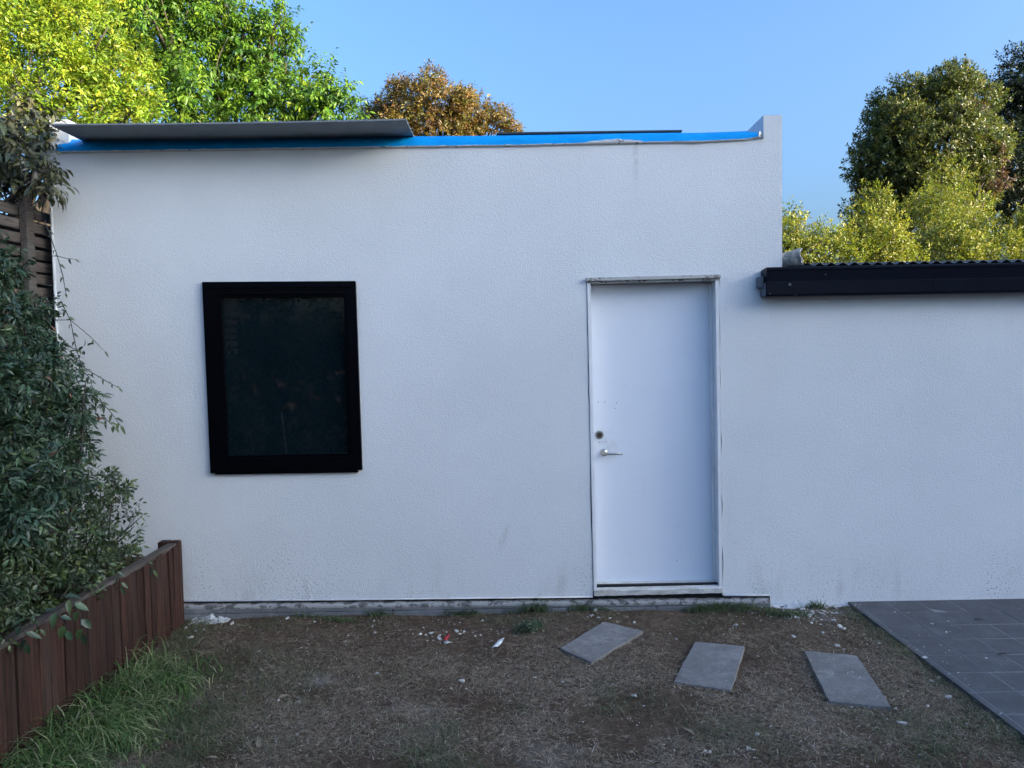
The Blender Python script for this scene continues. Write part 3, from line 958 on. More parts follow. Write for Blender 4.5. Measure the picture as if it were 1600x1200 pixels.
slab([(1052, 1064), (1086, 1001), (1164, 1009), (1142, 1078)], "middle grey stepping stone of the three, below the right door jamb", 2)
slab([(1256, 1016), (1339, 1023), (1393, 1103), (1295, 1094)], "grey stepping stone nearest the dark tiled paving", 3)

# ================================================================== TREES AND SHRUBS
YG = [(.20, .30, .022), (.27, .345, .026), (.13, .225, .018), (.36, .38, .032)]
def T(*a, **k): return tree(*a, **k)

# yellow-green tree over the fence on the left
lb = [lobe(40, 60, 105, 2.4), lobe(135, 60, 70, 2.2), lobe(190, 130, 52, 2.1), lobe(90, 150, 80, 1.9), lobe(-40, 150, 90, 1.8), lobe(-90, 30, 110, 2.4), lobe(110, -40, 85, 2.8), lobe(20, -90, 100, 2.8), lobe(215, 185, 40, 2.0), lobe(150, 195, 40, 1.7)]
T("yellow_green_tree", "bright yellow-green small-leaved tree above the left fence", "tree", (-5.6, 2.6, 0), lb,
  crown(lb, 140, 9, .11, .050, .021, YG, [.35, .3, .2, .15], .35, .2, k=16, f=.36), M['leaf'], .11)
# broadleaved tree behind the flat roof
lb = [lobe(250, 40, 60, 8.5), lobe(330, 20, 55, 9), lobe(350, 110, 62, 8.6), lobe(430, 120, 62, 8.8), lobe(480, 130, 50, 8.5), lobe(420, 65, 50, 9), lobe(430, 35, 26, 9), lobe(500, 165, 45, 8.3), lobe(270, 130, 60, 8.4), lobe(210, 30, 70, 9), lobe(330, -50, 80, 9.4), lobe(230, -60, 80, 9.4), lobe(310, 180, 50, 8), lobe(400, 185, 50, 8.2), lobe(545, 190, 22, 8.2), lobe(190, 110, 60, 8.8), lobe(360, 50, 45, 8.7)]
T("broadleaf_tree", "tall green tree with drooping leaf clusters behind the grey roof sheet", "tree", (-5.4, 9.2, 0), lb,
  crown(lb, 31, 11, .25, .10, .040, [(.085, .18, .018), (.13, .24, .020), (.055, .13, .018), (.20, .30, .022)], [.4, .25, .25, .1], .85, .2, k=9, f=.48, fill=.45), M['leaf'], .2)
# brown-leaved tree
lb = [lobe(640, 165, 42, 13.5), lobe(690, 160, 46, 13.2), lobe(735, 178, 42, 13.2), lobe(600, 185, 34, 13.8), lobe(770, 200, 34, 13.4), lobe(690, 210, 50, 12.9), lobe(800, 222, 24, 13.2), lobe(640, 220, 45, 13.2), lobe(575, 200, 22, 14)]
T("brown_leaved_tree", "round bronze-brown leaved tree beyond the roof, left of centre sky", "tree", (-1.6, 13.6, 0), lb,
  crown(lb, 62, 10, .16, .09, .032, [(.21, .15, .036), (.24, .13, .042), (.15, .14, .028), (.28, .19, .055)], [.35, .25, .25, .15], .5, .3, k=11, f=.40, fill=.7), M['leaf'], .17)
# big dark evergreen on the right
DG = [(.095, .118, .030), (.125, .14, .032), (.055, .08, .026), (.19, .185, .042)]
lb = [lobe(1400, 200, 62, 12.5), lobe(1460, 160, 58, 12.3), lobe(1505, 160, 50, 12.2), lobe(1525, 215, 50, 11.9), lobe(1470, 230, 65, 11.7), lobe(1392, 260, 58, 12.3), lobe(1362, 292, 36, 12.6), lobe(1430, 290, 60, 11.9), lobe(1500, 285, 55, 11.8), lobe(1490, 125, 26, 12.3), lobe(1380, 178, 30, 12.6), lobe(1354, 242, 24, 12.6), lobe(1360, 345, 42, 12.4), lobe(1440, 360, 80, 12)]
bp = [lobe(1553, 245, 13, 11.3), lobe(1556, 285, 17, 11.2), lobe(1540, 300, 14, 11.3), lobe(1520, 175, 14, 11.4)]
BP = shoots(bp, 60, 9, .15, .09, .045, [(.15, .085, .06), (.12, .08, .055), (.09, .075, .05)], None, .2, .3)
def catl(*ls): return tuple(np.concatenate(x) for x in zip(*ls))
T("evergreen_tree", "large dark-green rounded evergreen tree above the low roof", "tree", (8.3, 12.3, 0), lb,
  catl(BP, crown(lb, 62, 10, .13, .075, .038, DG, [.4, .25, .25, .1], .1, .45, .8, ((.20, .19, .045), .15), k=12, f=.38, fill=.9)), M['leaf'], .22)
lb = [lobe(1585, 130, 46, 16), lobe(1560, 170, 50, 16.4), lobe(1610, 190, 65, 16), lobe(1590, 260, 65, 15.8), lobe(1640, 120, 55, 16.2), lobe(1600, 320, 60, 15.8), lobe(1660, 240, 80, 16), lobe(1540, 290, 40, 16.2)]
T("dark_conifer_tree", "darkest tall tree at the right edge, behind the rounded evergreen", "tree", (14.5, 16.3, 0), lb,
  crown(lb, 34, 10, .18, .09, .042, [(.028, .040, .020), (.038, .05, .022), (.02, .032, .016)], None, .15, .4, .8, k=11, f=.42), M['leaf'], .25)
# clipped yellow-green hedge bushes behind the low roof
HG = [(.18, .215, .024), (.25, .27, .028), (.105, .14, .020), (.32, .31, .036)]
hed = [
    ("golden_shrub", "small leafy shrub beside the white parapet, beyond the low roof", (3.6, 6.2, 0), [lobe(1240, 375, 40, 6.2), lobe(1275, 385, 40, 6.0), lobe(1235, 345, 18, 6.4), lobe(1300, 395, 38, 6), lobe(1225, 400, 40, 6)]),
    ("golden_shrub", "pale yellow-green shrub standing left of the taller golden shrub", (5.6, 6.6, 0), [lobe(1368, 335, 34, 6.4), lobe(1352, 372, 38, 6.2), lobe(1392, 380, 38, 6.0), lobe(1350, 412, 40, 6), lobe(1405, 412, 36, 6), lobe(1366, 306, 16, 6.5)]),
    ("golden_shrub", "tallest golden-tipped shrub in front of the rounded evergreen", (7.0, 7.2, 0), [lobe(1478, 290, 38, 8.4), lobe(1450, 325, 40, 8.0), lobe(1512, 315, 40, 8.2), lobe(1485, 358, 42, 7.0), lobe(1530, 380, 38, 6.8), lobe(1495, 405, 44, 6.6), lobe(1448, 385, 30, 7.2)]),
    ("golden_shrub", "golden shrub at the right picture edge above the corrugated roof", (8.6, 6.8, 0), [lobe(1588, 362, 36, 6.8), lobe(1630, 350, 50, 7), lobe(1560, 400, 45, 6.4), lobe(1610, 405, 50, 6.4), lobe(1660, 370, 60, 6.8)]),
]
for nm, lab, base, lb in hed:
    T(nm, lab, "shrub", base, lb, crown(lb, 80, 9, .13, .050, .022, HG, [.35, .3, .2, .15], .15, .55, .85, ((.34, .29, .06), .3), k=9, f=.44, fill=1.1), M['leaf'], .07, group="golden shrubs beyond the low roof")

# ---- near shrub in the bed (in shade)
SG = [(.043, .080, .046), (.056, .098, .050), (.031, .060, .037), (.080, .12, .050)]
def near(name, label, cat, base, lb, lv, stems, mat, extra=None):
    o = empty(name, base, label, cat)
    rr = random.Random(int(base[1] * 100))
    st = []
    for k in range(stems):
        c, r = lb[k % len(lb)]
        u = Vector((rr.gauss(0, .4), rr.gauss(0, .4), rr.uniform(0, .9)))
        a = Vector(base) + Vector((rr.uniform(-.22, .22), rr.uniform(-.3, .3), 0))
        st.append(tube(bend(a, Vector(c) + Vector((u.x * r[0], u.y * r[1], u.z * r[2])), 6, .08, rr), [.010 - .0012 * i for i in range(7)], 5))
    if extra: st += extra
    obj("stem", joinm("stem", st, M['twig'], True), o)["kind"] = "stuff"
    obj("foliage", leaf_mesh("foliage", *lv, mat, 1, .22), o)
    return o
def cat_l(*ls): return tuple(np.concatenate(x) for x in zip(*ls))
# arching sprays that reach over the wall
def spray(pts, n, ll, lw, cols, droop=.3):
    pts = [Vector(p) for p in pts]
    P, D, N, C = [], [], [], []
    for i in range(n):
        t = (i + .5) / n * (len(pts) - 1); k = min(int(t), len(pts) - 2)
        p = pts[k].lerp(pts[k + 1], t - k); d = (pts[k + 1] - pts[k]).normalized()
        s = d.cross(Vector((0, -.6, .8))).normalized() * (1 if i % 2 else -1)
        P.append(p); D.append(d * .6 + s * .8 + Vector((0, 0, -droop))); N.append(Vector((random.uniform(-.5, .5), -.7, .8)))
    P.append(pts[-1]); D.append(d + Vector((0, 0, -droop))); N.append(Vector((0, -.6, .8)))
    n = len(P)
    return np.array(P), np.array(D), np.array(N), ll * rng.uniform(.7, 1.2, n), lw * rng.uniform(.8, 1.2, n), palette(n, cols)
arcs, al = [], []
for pts, n, ll, lw, yy in (
    ([(70, 400), (90, 400), (105, 404), (116, 405)], 2, .04, .014, -.5),
    ([(80, 500), (110, 500), (140, 525), (163, 548)], 2, .045, .016, -.45),
    ([(110, 560), (140, 580), (165, 595), (185, 606)], 9, .035, .012, -.5),
    ([(120, 610), (150, 622), (170, 640), (188, 664)], 10, .06, .022, -.55),
    ([(120, 640), (140, 650), (165, 655), (180, 668)], 8, .055, .02, -.6),
    ([(95, 470), (110, 500), (118, 540), (128, 575)], 9, .045, .02, -.5),
    ([(70, 345), (88, 395), (98, 430), (103, 458)], 5, .04, .016, -.5),
    ([(100, 590), (125, 575), (140, 590), (150, 620)], 12, .05, .018, -.6),
    ([(60, 960), (85, 955), (95, 965), (105, 985)], 4, .075, .034, -1.75),
    ([(95, 930), (112, 938), (125, 960), (130, 990)], 6, .075, .034, -1.6),
    ([(165, 880), (180, 888), (186, 900), (190, 915)], 5, .055, .024, -1.0),
    ([(205, 865), (222, 872), (232, 880), (240, 890)], 4, .05, .02, -.6),
    ([(10, 985), (30, 975), (40, 990), (42, 1005)], 4, .07, .03, -1.9),
    ([(170, 815), (195, 808), (215, 806)], 0, .05, .02, -.45), ):
    q = [wp(a, b, yy) for a, b in pts]
    arcs.append(tube(q, [.0035] + [.0028] * (len(q) - 2) + [.0015], 4))
    if n: al.append(spray(q, n, ll, lw, SG + [(.06, .10, .035)], .35))
lb = [lobe(5, 435, 44, -.85), lobe(40, 500, 36, -.7), lobe(-5, 525, 80, -1.2), lobe(118, 632, 26, -.6), lobe(100, 700, 34, -.7), lobe(88, 560, 26, -.6), lobe(62, 565, 45, -.75), lobe(45, 650, 72, -1.0), lobe(98, 655, 38, -.70), lobe(85, 610, 34, -.65), lobe(5, 720, 85, -1.35), lobe(80, 750, 50, -.95), lobe(-30, 620, 90, -1.4), lobe(-30, 410, 50, -1.0), lobe(-40, 820, 110, -1.6), lobe(60, 800, 75, -1.3)]
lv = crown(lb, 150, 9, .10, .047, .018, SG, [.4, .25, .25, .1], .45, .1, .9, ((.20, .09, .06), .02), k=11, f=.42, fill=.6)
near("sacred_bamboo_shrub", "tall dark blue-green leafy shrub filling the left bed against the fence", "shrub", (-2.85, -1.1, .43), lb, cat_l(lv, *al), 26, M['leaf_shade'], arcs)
# low small-leaved shrub between it and the wall
lb = [lobe(150, 790, 48, -.55), lobe(175, 850, 42, -.65), lobe(125, 850, 55, -.9), lobe(60, 880, 70, -1.25), lobe(100, 910, 48, -1.2), lobe(10, 900, 70, -1.6), lobe(195, 878, 26, -.5), lobe(165, 770, 30, -.5), lobe(-20, 960, 60, -1.9), lobe(150, 890, 35, -.85)]
lv = crown(lb, 130, 9, .08, .036, .018, [(.060, .090, .040), (.075, .11, .045), (.045, .07, .038), (.12, .155, .05)], [.35, .3, .25, .1], .2, .3, .9, k=11, f=.42, fill=.6)
dead = []
for a, b, r0 in (((165, 860), (222, 806), .006), ((175, 850), (208, 812), .005), ((180, 850), (210, 822), .005), ((190, 865), (224, 842), .005), ((200, 845), (215, 800), .002), ((205, 850), (220, 830), .002)):
    dead.append(tube(bend(wp(*a, -.5), wp(*b, -.45), 4, .05), [r0, r0 * .9, r0 * .75, r0 * .6, r0 * .4], 5))
near("boxleaf_shrub", "low small-leaved shrub with bare twigs behind the board wall", "shrub", (-2.6, -.8, .43), lb, lv, 22, M['leaf_shade'], dead)
# branch hanging over the fence top
lb = [lobe(25, 230, 48, -.15), lobe(60, 258, 32, -.25), lobe(5, 265, 40, -.2), lobe(58, 208, 18, .0), lobe(-30, 220, 50, -.1), lobe(80, 264, 9, -.3), lobe(40, 190, 35, .1), lobe(20, 292, 22, -.25), lobe(70, 305, 12, -.3)]
lv = shoots(lb, 120, 8, .13, .07, .03, [(.075, .085, .05), (.10, .11, .055), (.055, .062, .04), (.12, .11, .05)], None, .65, -.1, .8)
near("overhanging_climber", "grey-green drooping climber hanging over the fence top at the wall corner", "climber", (-3.6, -.1, 2.7), lb, lv, 16, M['leaf_shade'])

# ================================================================== GRASS AND LITTER
def blades(name, P, az, L, W, lean, C, mat, segs=3, droop=1.0):
    n = len(P); d = np.stack([np.cos(az), np.sin(az), np.zeros(n)], 1); s = np.stack([-np.sin(az), np.cos(az), np.zeros(n)], 1)
    upv = np.array([[0, 0, 1.0]]); vs = []
    for k in range(segs + 1):
        t = k / segs
        a = lean + droop * t * t
        p = P + d * (L * t * np.sin(np.clip(a, 0, 1.9)))[:, None] + upv * (L * t * np.cos(np.clip(a, 0, 1.75)))[:, None]
        w = (W * (1 - t) ** .7 if k < segs else W * .05)[:, None]
        vs += [p - s * w * .5, p + s * w * .5]
    k2 = 2 * (segs + 1)
    V = np.stack(vs, 1).reshape(-1, 3)
    fc = []
    for k in range(segs): a = 2 * k; fc += [(a, a + 1, a + 3), (a, a + 3, a + 2)]
    Fc = (np.arange(n)[:, None, None] * k2 + np.array(fc)[None]).reshape(-1)
    nf = n * len(fc)
    me = bpy.data.meshes.new(name)
    me.vertices.add(len(V)); me.vertices.foreach_set("co", V.astype(np.float32).ravel())
    me.loops.add(nf * 3); me.loops.foreach_set("vertex_index", Fc.astype(np.int32))
    me.polygons.add(nf); me.polygons.foreach_set("loop_start", np.arange(0, nf * 3, 3, dtype=np.int32))
    me.materials.append(mat); me.update(calc_edges=True)
    ca = me.color_attributes.new("tint", 'FLOAT_COLOR', 'POINT')
    cc = np.ones((n, k2, 4), np.float32); cc[:, :, :3] = C[:, None, :]
    ca.data.foreach_set("color", cc.ravel())
    return me
SL = []
for cs in ([(875, 1012), (944, 970), (1005, 985), (924, 1034)], [(1052, 1064), (1086, 1001), (1164, 1009), (1142, 1078)], [(1256, 1016), (1339, 1023), (1393, 1103), (1295, 1094)]):
    SL.append([gp(*c) for c in cs])
def on_slab(x, y, e=.0):
    for q in SL:
        s = []
        for i in range(4):
            a, b = q[i], q[(i + 1) % 4]; s.append((b.x - a.x) * (y - a.y) - (b.y - a.y) * (x - a.x))
        if all(v < e for v in s) or all(v > -e for v in s): return True
    return False
def scatter(n, x0, x1, y0, y1, dens, slabs=True):
    out = []
    while len(out) < n:
        x, y = random.uniform(x0, x1), random.uniform(y0, y1)
        if x > PX0 + .01 or x < XB + .015: continue
        if random.random() > dens(x, y): continue
        if slabs and on_slab(x, y, -.002) and random.random() > .03: continue
        out.append((x, y, max(gh(x, y), .009) if slabs and on_slab(x, y, 0) else gh(x, y)))
    return np.array(out)
def n2(x, y, s, o=0): return .5 + .5 * noise.fractal(Vector((x * s, y * s, o)), 1.0, 2.0, 4)
# dry thatch
P = scatter(125000, -2.3, PX0 + .02, -2.7, -.05, lambda x, y: max(.06, min(1, (n2(x, y, 1.6, 3) - .30) * 2.6)) * (.28 + .72 * max(0, min(1, (-y - .35) / .9))))
n = len(P); P[:, 2] += rng.uniform(-.002, .010, n)
me = blades("dry_grass", P, rng.uniform(0, 6.28, n), rng.gamma(4, .0062, n) + .010, rng.uniform(.0013, .0030, n), rng.uniform(1.05, 1.55, n),
            palette(n, [(.24, .185, .125), (.36, .29, .205), (.14, .105, .075), (.58, .50, .39)], [.38, .28, .24, .10]), M['straw'], 2, .35)
tag(obj("dry_grass", me), "flattened dry grass stalks covering the bare soil", None, None, "stuff")
# sparse green growth: by the timber wall, the paving edge, the plinth and in patches
def gd(x, y):
    d = .75 * math.exp(-((x + 1.65) / .42) ** 2) * max(0, min(1, (-y - .5) / .8)) * max(.15, min(1, (n2(x, y, 3.5, 11) - .3) * 2.6))
    d += .45 * math.exp(-((x + 2.15) / .12) ** 2)
    e = PX0 - x
    d += .45 * math.exp(-(e / .10) ** 2) * (.3 + n2(x, y, 3, 8) * .9)
    d += .16 * max(0, (n2(x, y, 1.9, 5) - .52) * 5) * max(0, min(1, (-y - .9) / .6))
    if y > -.3: d += .10 * max(0, (n2(x, y, 3.0, 6) - .4) * 4)
    return min(1, d)
P = scatter(22000, -2.3, PX0 + .02, -2.8, -.05, gd)
n = len(P)
Lg = rng.gamma(5, .010, n) + .012
me = blades("green_grass", P, rng.uniform(0, 6.28, n), Lg, rng.uniform(.002, .0042, n), rng.uniform(.35, 1.3, n),
            palette(n, [(.10, .125, .055), (.14, .155, .075), (.20, .18, .11), (.075, .095, .045)]), M['grass'], 3, .8)
tag(obj("short_grass", me), "short patchy green grass growing through the soil", None, None, "stuff")
# long clump against the bed wall
def gc(x, y):
    return math.exp(-((x + 2.02) / .22) ** 2) * max(0, min(1, (-y - .75) / .5)) * max(.03, min(1, (n2(x, y, 5.5, 2) - .38) * 4))
P = scatter(3600, -2.26, -1.2, -2.7, -.6, gc); n = len(P)
near_w = np.clip((-1.7 - P[:, 0]) / .5, 0, 1)
me = blades("long_grass", P, rng.normal(-.4, 2.0, n), (.08 + .19 * near_w) * rng.uniform(.5, 1.35, n), rng.uniform(.004, .011, n), rng.uniform(.05, .6, n),
            palette(n, [(.085, .155, .045), (.13, .205, .06), (.30, .31, .16), (.05, .095, .03)]), M['grass'], 5, 1.3)
tag(obj("long_grass", me), "long green grass clump against the foot of the board wall", None, None, "stuff")
# tufts at the plinth
tufts = [(840, 950, 40, .13), (905, 951, 26, .10), (722, 953, 14, .09), (598, 960, 10, .08), (1108, 951, 30, .09), (815, 952, 18, .07), (735, 952, 22, .05), (720, 954, 16, .05), (1090, 952, 40, .06), (1130, 950, 45, .07), (1160, 952, 40, .06), (590, 960, 16, .05), (1210, 958, 45, .06), (1240, 962, 50, .05), (1275, 950, 36, .05), (480, 962, 14, .05), (515, 968, 40, .03), (540, 969, 40, .03), (940, 955, 16, .05)]
Pt, Lt = [], []
for px, py, k, L in tufts:
    c = gp(px, py)
    for i in range(int(k * 2.6)):
        x, y = c.x + random.gauss(0, .05), min(-.045, c.y + random.gauss(0, .025)); Pt.append((x, y, gh(x, y))); Lt.append(L * random.uniform(.6, 1.6))
Pt = np.array(Pt); n = len(Pt)
me = blades("weed_tufts", Pt, rng.uniform(0, 6.28, n), np.array(Lt), rng.uniform(.0035, .0075, n), rng.uniform(.05, .7, n),
            palette(n, [(.07, .12, .04), (.09, .13, .05), (.12, .14, .07)]), M['grass'], 4, 1.0)
tag(obj("weed_tufts", me), "small green weed tufts along the foot of the plinth", None, None, "stuff")
# small leafy weed in front of the plinth
lb = [((gp(822, 986).x, gp(822, 986).y, .014), (.055, .038, .016)), ((gp(840, 982).x, gp(840, 982).y, .012), (.036, .03, .014))]
wv = empty("leafy_weed", (lb[0][0][0], lb[0][0][1], 0), "low round-leaved weed on the bare soil left of the first stepping stone", "weed")
obj("foliage", leaf_mesh("foliage", *shoots(lb, 3500, 5, .03, .022, .014, [(.07, .11, .06), (.09, .13, .07)], None, .1, .6), M['leaf_shade']), wv)

# ---- plaster chips
rr = random.Random(21)
chips = []
for s in range(7):
    bm = bmesh.new(); bmesh.ops.create_icosphere(bm, subdivisions=1, radius=.5)
    for v in bm.verts:
        v.co.x *= rr.uniform(.7, 1.4); v.co.y *= rr.uniform(.5, 1.0); v.co.z *= rr.uniform(.3, .6)
        v.co += Vector((rr.uniform(-.1, .1), rr.uniform(-.1, .1), rr.uniform(-.05, .05)))
    me = bpy.data.meshes.new("plaster_chip"); bm.to_mesh(me); bm.free(); me.materials.append(M['chip']); chips.append(me)
def put_chip(px, py, size):
    p = gp(px, py)
    if p.x < XB + .03 or p.y > -.05: return
    z = gh(p.x, p.y) if p.x < PX0 else .02
    if on_slab(p.x, p.y, .0): z = .009
    o = obj("plaster_chip", rr.choice(chips), None, (p.x, p.y, z + size * .12), (rr.uniform(-.3, .3), rr.uniform(-.3, .3), rr.uniform(0, 6.28)))
    o.scale = (size, size, size)
    if on_slab(p.x, p.y, 0): w = "on a grey stepping stone"
    elif p.x > PX0: w = "on the dark paving tiles"
    elif p.x > PX0 - .45 and p.y < -.6: w = "on the soil strip beside the dark paving"
    elif p.x > 1.55: w = "in the corner between wall foot and paving"
    elif p.x < -1.85: w = "at the foot of the board wall"
    elif p.y > -.28: w = "along the grey plinth"
    elif p.x < -.2 and p.y > -.55: w = "near the red plastic scrap"
    elif p.x < .2: w = "on the dry grass left of the stepping stones"
    else: w = "on the soil between and below the stepping stones"
    tag(o, ("large " if size > .032 else "small ") + "white plaster chip lying " + w, "plaster chip", "plaster chips " + w)
for px, py, s in ((363, 972, .040), (298, 993, .034), (305, 983, .03), (318, 981, .03), (290, 979, .03), (405, 1017, .022), (450, 966, .04), (492, 970, .02), (583, 977, .022), (585, 987, .028), (540, 1001, .022), (666, 957, .045), (657, 988, .032), (673, 986, .03), (687, 995, .040), (713, 983, .035), (726, 984, .02), (640, 981, .02), (625, 982, .018), (584, 970, .02), (590, 1051, .028), (723, 1062, .040), (728, 1075, .018), (704, 1076, .016), (753, 967, .03), (742, 992, .022), (750, 990, .018), (718, 970, .016),
                 (930, 955, .04), (925, 963, .03), (935, 966, .025), (955, 950, .03), (990, 971, .026), (837, 1057, .022), (860, 1062, .016), (880, 1063, .022), (1047, 988, .018), (1056, 995, .016), (1185, 1024, .018), (1150, 973, .035), (1238, 962, .05), (1265, 962, .045), (1270, 959, .03), (1302, 970, .036), (1308, 959, .03), (1312, 978, .04), (1318, 982, .035), (1285, 988, .03), (1241, 993, .034), (1309, 1007, .034), (1318, 1013, .025), (1373, 1006, .022), (1445, 1034, .036), (1466, 1057, .028), (1455, 1062, .025), (1450, 1100, .03), (1413, 1063, .014), (1410, 1128, .045), (1400, 1104, .02), (1482, 1088, .04), (1385, 1118, .02), (1510, 1128, .018), (1204, 1135, .02), (1184, 1147, .03), (1170, 1170, .026), (1176, 1172, .018), (1108, 1171, .024), (1101, 1170, .016), (1437, 1178, .018), (1330, 1100, .03), (560, 1058, .016), (468, 1067, .018), (468, 1095, .022), (436, 1091, .026), (400, 1135, .018), (465, 1147, .022), (300, 1080, .018), (235, 1053, .03), (990, 1087, .035), (1006, 1100, .014), (478, 1012, .014), (950, 1060, .014), (1562, 1122, .016), (1457, 980, .026), (1479, 993, .02), (1540, 1034, .016)):
    put_chip(px + rr.uniform(-1, 1), py, s)
for cx, cy, sx, sy, k, s in ((306, 962, 16, 8, 24, .026), (1245, 956, 32, 7, 30, .024), (1300, 960, 30, 14, 16, .02), (935, 960, 18, 6, 8, .018), (690, 984, 30, 8, 10, .018)):
    for i in range(k): put_chip(rr.gauss(cx, sx), rr.gauss(cy, sy), s * rr.uniform(.4, 1.4))
# fine crumbs: past counting
vs, fs = [], []
def crumb(x, y, z, s):
    k = len(vs); a = rr.uniform(0, 6.28)
    for q in range(4):
        w = a + q * 1.57 + rr.uniform(-.4, .4); vs.append((x + s * math.cos(w) * rr.uniform(.6, 1), y + s * math.sin(w) * rr.uniform(.4, 1), z + rr.uniform(0, .3) * s))
    vs.append((x, y, z + s * rr.uniform(.3, .8)))
    fs.extend([(k, k + 1, k + 4), (k + 1, k + 2, k + 4), (k + 2, k + 3, k + 4), (k + 3, k, k + 4)])
for i in range(760):
    u = rr.random()
    if u < .3: px, py = rr.gauss(1245, 50), rr.gauss(955, 10)
    elif u < .45: px, py = rr.gauss(310, 22), rr.gauss(965, 10)
    elif u < .6: px, py = rr.gauss(1380, 70), rr.gauss(1050, 40)
    elif u < .75: px, py = rr.gauss(700, 90), rr.gauss(985, 18)
    else: px, py = rr.uniform(250, 1500), 960 + 240 * rr.random()
    p = gp(px, py)
    if p.x < XB + .03 or p.y > -.045: continue
    z = gh(p.x, p.y) if p.x < PX0 else .02
    if on_slab(p.x, p.y, 0): z = .009
    crumb(p.x, p.y, z, rr.uniform(.003, .009))
tag(obj("plaster_crumbs", mesh("plaster_crumbs", vs, fs, M['chip'])), "fine white plaster crumbs sprinkled over the soil and slabs", None, None, "stuff")
# rubble heap of fallen render where the plinth ends, and one at the bed wall
def rubble(name, label, x0, x1, dep, h, seed):
    vs, fs = [], []; nx_, ny_ = 60, 12
    for i in range(nx_ + 1):
        for j in range(ny_ + 1):
            s, t = i / nx_, j / ny_
            x = x0 + (x1 - x0) * s; y = -.004 - dep * t * (.7 + .6 * noise.noise(Vector((x * 6, seed, 0))))
            e = math.sin(math.pi * s) ** .5 * (1 - t) ** 1.2
            vs.append((x, y, gh(x, min(y, -.06)) - .004 + e * h * (1 + .8 * noise.noise(Vector((x * 30, y * 30, seed)))) ))
    for i in range(nx_):
        for j in range(ny_):
            a = i * (ny_ + 1) + j; fs.append((a, a + 1, a + ny_ + 2, a + ny_ + 1))
    tag(obj(name, mesh(name, vs, fs, M['lip'])), label, "rubble")
rubble("render_rubble", "white crumbled render heap at the wall foot beside the tiled paving", XPL - .02, PX0 + .01, .09, .028, 4.0)
rubble("render_rubble", "white crumbled render heap in the corner by the board wall", XB + .01, XB + .30, .20, .035, 9.0)

# ---- litter
def strip(name, pts, w, mat, label, cat, z=.012):
    ps = [gp(*p) for p in pts]
    vs, fs = [], []
    for i, p in enumerate(ps):
        d = (ps[min(i + 1, len(ps) - 1)] - ps[max(i - 1, 0)]).normalized(); s = Vector((-d.y, d.x, 0))
        for k in (-1, 1):
            vs.append(p + s * k * w * .5 * (1 - .6 * i / len(ps)) + Vector((0, 0, gh(p.x, p.y) + z + .008 * math.sin(i * 2 + k))))
    for i in range(len(ps) - 1): fs.append((2 * i, 2 * i + 1, 2 * i + 3, 2 * i + 2))
    o = obj(name, mesh(name, vs, fs, mat, True)); md = o.modifiers.new("solid", 'SOLIDIFY'); md.thickness = .002
    tag(o, label, cat)
strip("plastic_scrap", [(784, 998), (781, 1003), (776, 1008), (770, 1013)], .034, M['paper'], "thin white plastic strip lying on the soil in the middle", "litter")
strip("plastic_scrap", [(700, 992), (698, 997), (695, 1001)], .030, M['red'], "small red plastic scrap among the plaster chips", "litter", .018)
strip("paper_scrap", [(706, 1003), (700, 1004), (694, 1005)], .04, M['chip'], "pale grey scrap just below the red plastic", "litter", .01)
# fallen leaves
lmats = [simple("dry_leaf", (.20, .16, .11), .8, .3, 30), simple("dark_wet_leaf", (.018, .014, .012), .5, .3, 30)]
lmesh = []
for mt, sc in ((lmats[0], 1.0), (lmats[1], 1.0)):
    P = np.array([[0, 0, .004]]); lm = leaf_mesh("fallen_leaf", P, np.array([[1., 0, .05]]), np.array([[0, 0, 1.]]), np.array([.07]), np.array([.03]), np.array([[1., 1, 1]]), mt, 1, .1)
    lmesh.append(lm)
for px, py, k, lab in ((436, 1091, 0, None), (462, 1061, 0, None), (404, 1170, 0, None), (465, 1148, 0, None), (425, 1043, 0, None), (880, 1062, 0, None), (1360, 979, 0, None), (835, 1080, 0, None), (1085, 1150, 0, None), (342, 1185, 0, None)):
    p = gp(px, py)
    o = obj("fallen_leaf", lmesh[0], None, (p.x, p.y, gh(p.x, p.y) + .010), (rr.uniform(-.3, .3), rr.uniform(-.3, .3), rr.uniform(0, 6.28)))
    tag(o, "dry tan fallen leaf on the soil", "leaf", "dry fallen leaves on the soil")
for px, py, a, lab in ((1520, 970, 0.1, "dark fallen leaf on the paving tiles nearest the wall"), (1557, 1025, .2, "dark fallen leaf on the paving tiles at the right edge")):
    p = gp(px, py, .02)
    o = obj("fallen_leaf", lmesh[1], None, (p.x, p.y, .023), (0, 0, a)); o.scale = (1.3, .7, 1)
    tag(o, lab, "leaf")
# dry sticks
for q, (a, b, lab) in enumerate((((965, 1048), (994, 1028), "bent dry twig between the first two stepping stones"), ((1083, 1168), (1104, 1200), "straight dry twig on the dark soil at the bottom"), ((1232, 1142), (1242, 1172), "pale dry stalk below the right stepping stone"), ((684, 1112), (694, 1126), "short pale stalk on the soil left of centre"), ((832, 1076), (829, 1094), "short upright dry stalk on the soil in the middle"))):
    A, B = gp(*a), gp(*b); A.z = gh(A.x, A.y) + .006; B.z = gh(B.x, B.y) + .012
    tag(obj("dry_twig", joinm("dry_twig", [tube(bend(A, B, 5, .06), [.003, .003, .0027, .0024, .002, .0015], 5)], simple("pale_stalk", (.17, .14, .10), .9, .3, 40))), lab, "twig")

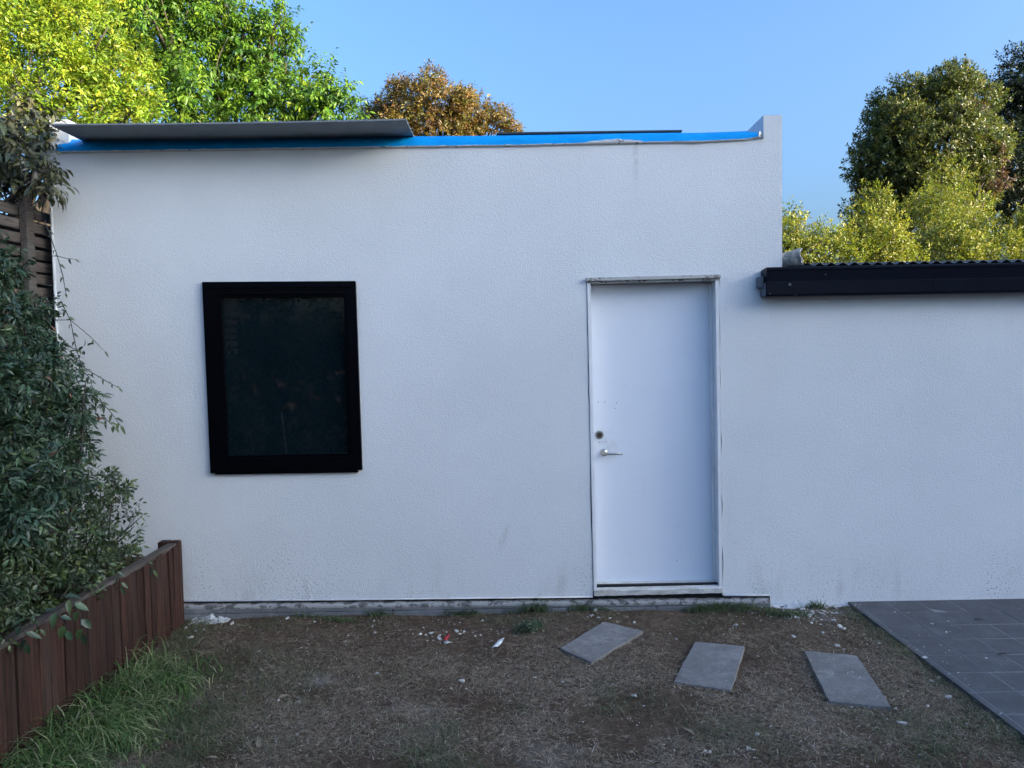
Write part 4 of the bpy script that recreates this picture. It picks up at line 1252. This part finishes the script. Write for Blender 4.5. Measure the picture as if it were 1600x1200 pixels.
for q, (pxa, pya, pxb, pyb, r, lab) in enumerate(((424, 640, 427, 705, .008, "thin upright garden stake in the bed, nearest the fence"), (430, 622, 432, 706, .010, "tallest upright garden stake in the bed"), (434, 632, 436, 706, .008, "upright garden stake in the bed beside the leaning cane"), (438, 645, 447, 700, .006, "pale leaning garden cane in the bed"))):
    A, B = wp(pxa, pya, 2.3), wp(pxb, pyb, 2.3)
    A.y = B.y = -2.3; B = B + (B - A) * .35; B.z = min(B.z, .5)
    tag(obj("garden_stake", joinm("garden_stake", [tube([A, A.lerp(B, .5), B], [r, r, r], 8)], M['white'] if q == 3 else M['fence'])), lab, "garden stake")
# ================================================================== BEHIND THE CAMERA: a house added to shade the yard, and trees mirrored in the window
hs = empty("added_shade_house", (20.5, -17, 0), "unseen two-storey brick house with gabled roof, added behind the viewer to shade the yard", "house")
hx0, hx1, hy0, hy1, he, hr = 13.5, 27.5, -29.0, -9.0, 7.2, 9.35
cx = (hx0 + hx1) / 2
prism("wall", [(hx0, -.05), (hx1, -.05), (hx1, he), (cx, hr - .15), (hx0, he)], [], hy0, hy1, M['brick'], hs)
for s in (-1, 1):
    e = hx0 - .4 if s < 0 else hx1 + .4
    sl = (hr - he) / (cx - hx0)
    ze = hr - sl * (cx - hx0 + .4)
    vs = [(cx, hy0 - .3, hr), (cx, hy1 + .3, hr), (e, hy1 + .3, ze), (e, hy0 - .3, ze)]
    vs += [(x, y, z + .12) for x, y, z in vs]
    fs = [(0, 1, 2, 3), (4, 7, 6, 5), (0, 4, 5, 1), (1, 5, 6, 2), (2, 6, 7, 3), (3, 7, 4, 0)]
    obj("roof", fixn(mesh("roof", vs, fs, M['tiles'])), hs)
for y in (-11.5, -16, -20.5, -25):
    for z in (.9, 3.7):
        w = box("window", (hx0 - .04, y - .7, z), (hx0 + .05, y + .7, z + 1.3), M['housewin'], hs, .01)
        box("sill", (hx0 - .10, y - .8, z - .08), (hx0 - .002, y + .8, z - .003), M['white'], w, .01)
lb_all = [
    ("rear_garden_tree", "leafy dark tree far left behind the viewer, mirrored in the window", (-6.6, -8.9, 0), [((-6.6, -8.9, 2.1), (1.3, .9, 1.1)), ((-6.0, -8.7, 1.0), (1.0, .8, 1.0)), ((-7.2, -8.8, 1.0), (1.0, .8, 1.0))]),
    ("rear_garden_tree", "leafy dark tree behind the viewer opposite the window, mirrored in the glass", (-4.4, -8.6, 0), [((-4.4, -8.6, 2.1), (1.3, .9, 1.2)), ((-3.9, -8.4, 1.1), (1.0, .8, 1.1)), ((-5.0, -8.5, 1.0), (1.0, .8, 1.0))]),
    ("rear_garden_tree", "leafy dark tree close behind the viewer's place", (-2.2, -9.0, 0), [((-2.2, -9.0, 2.0), (1.3, .9, 1.1)), ((-1.6, -8.9, 1.0), (1.0, .8, 1.0)), ((-2.9, -8.8, 1.0), (1.0, .8, 1.0))]),
]
for nm, lab, base, lb in lb_all:
    T(nm, lab, "tree", base, lb, shoots(lb, 26, 9, .25, .13, .05, [(.05, .08, .035), (.07, .10, .04), (.035, .06, .03)], None, .4, .2), M['leaf'], .12, group="trees behind the viewer")
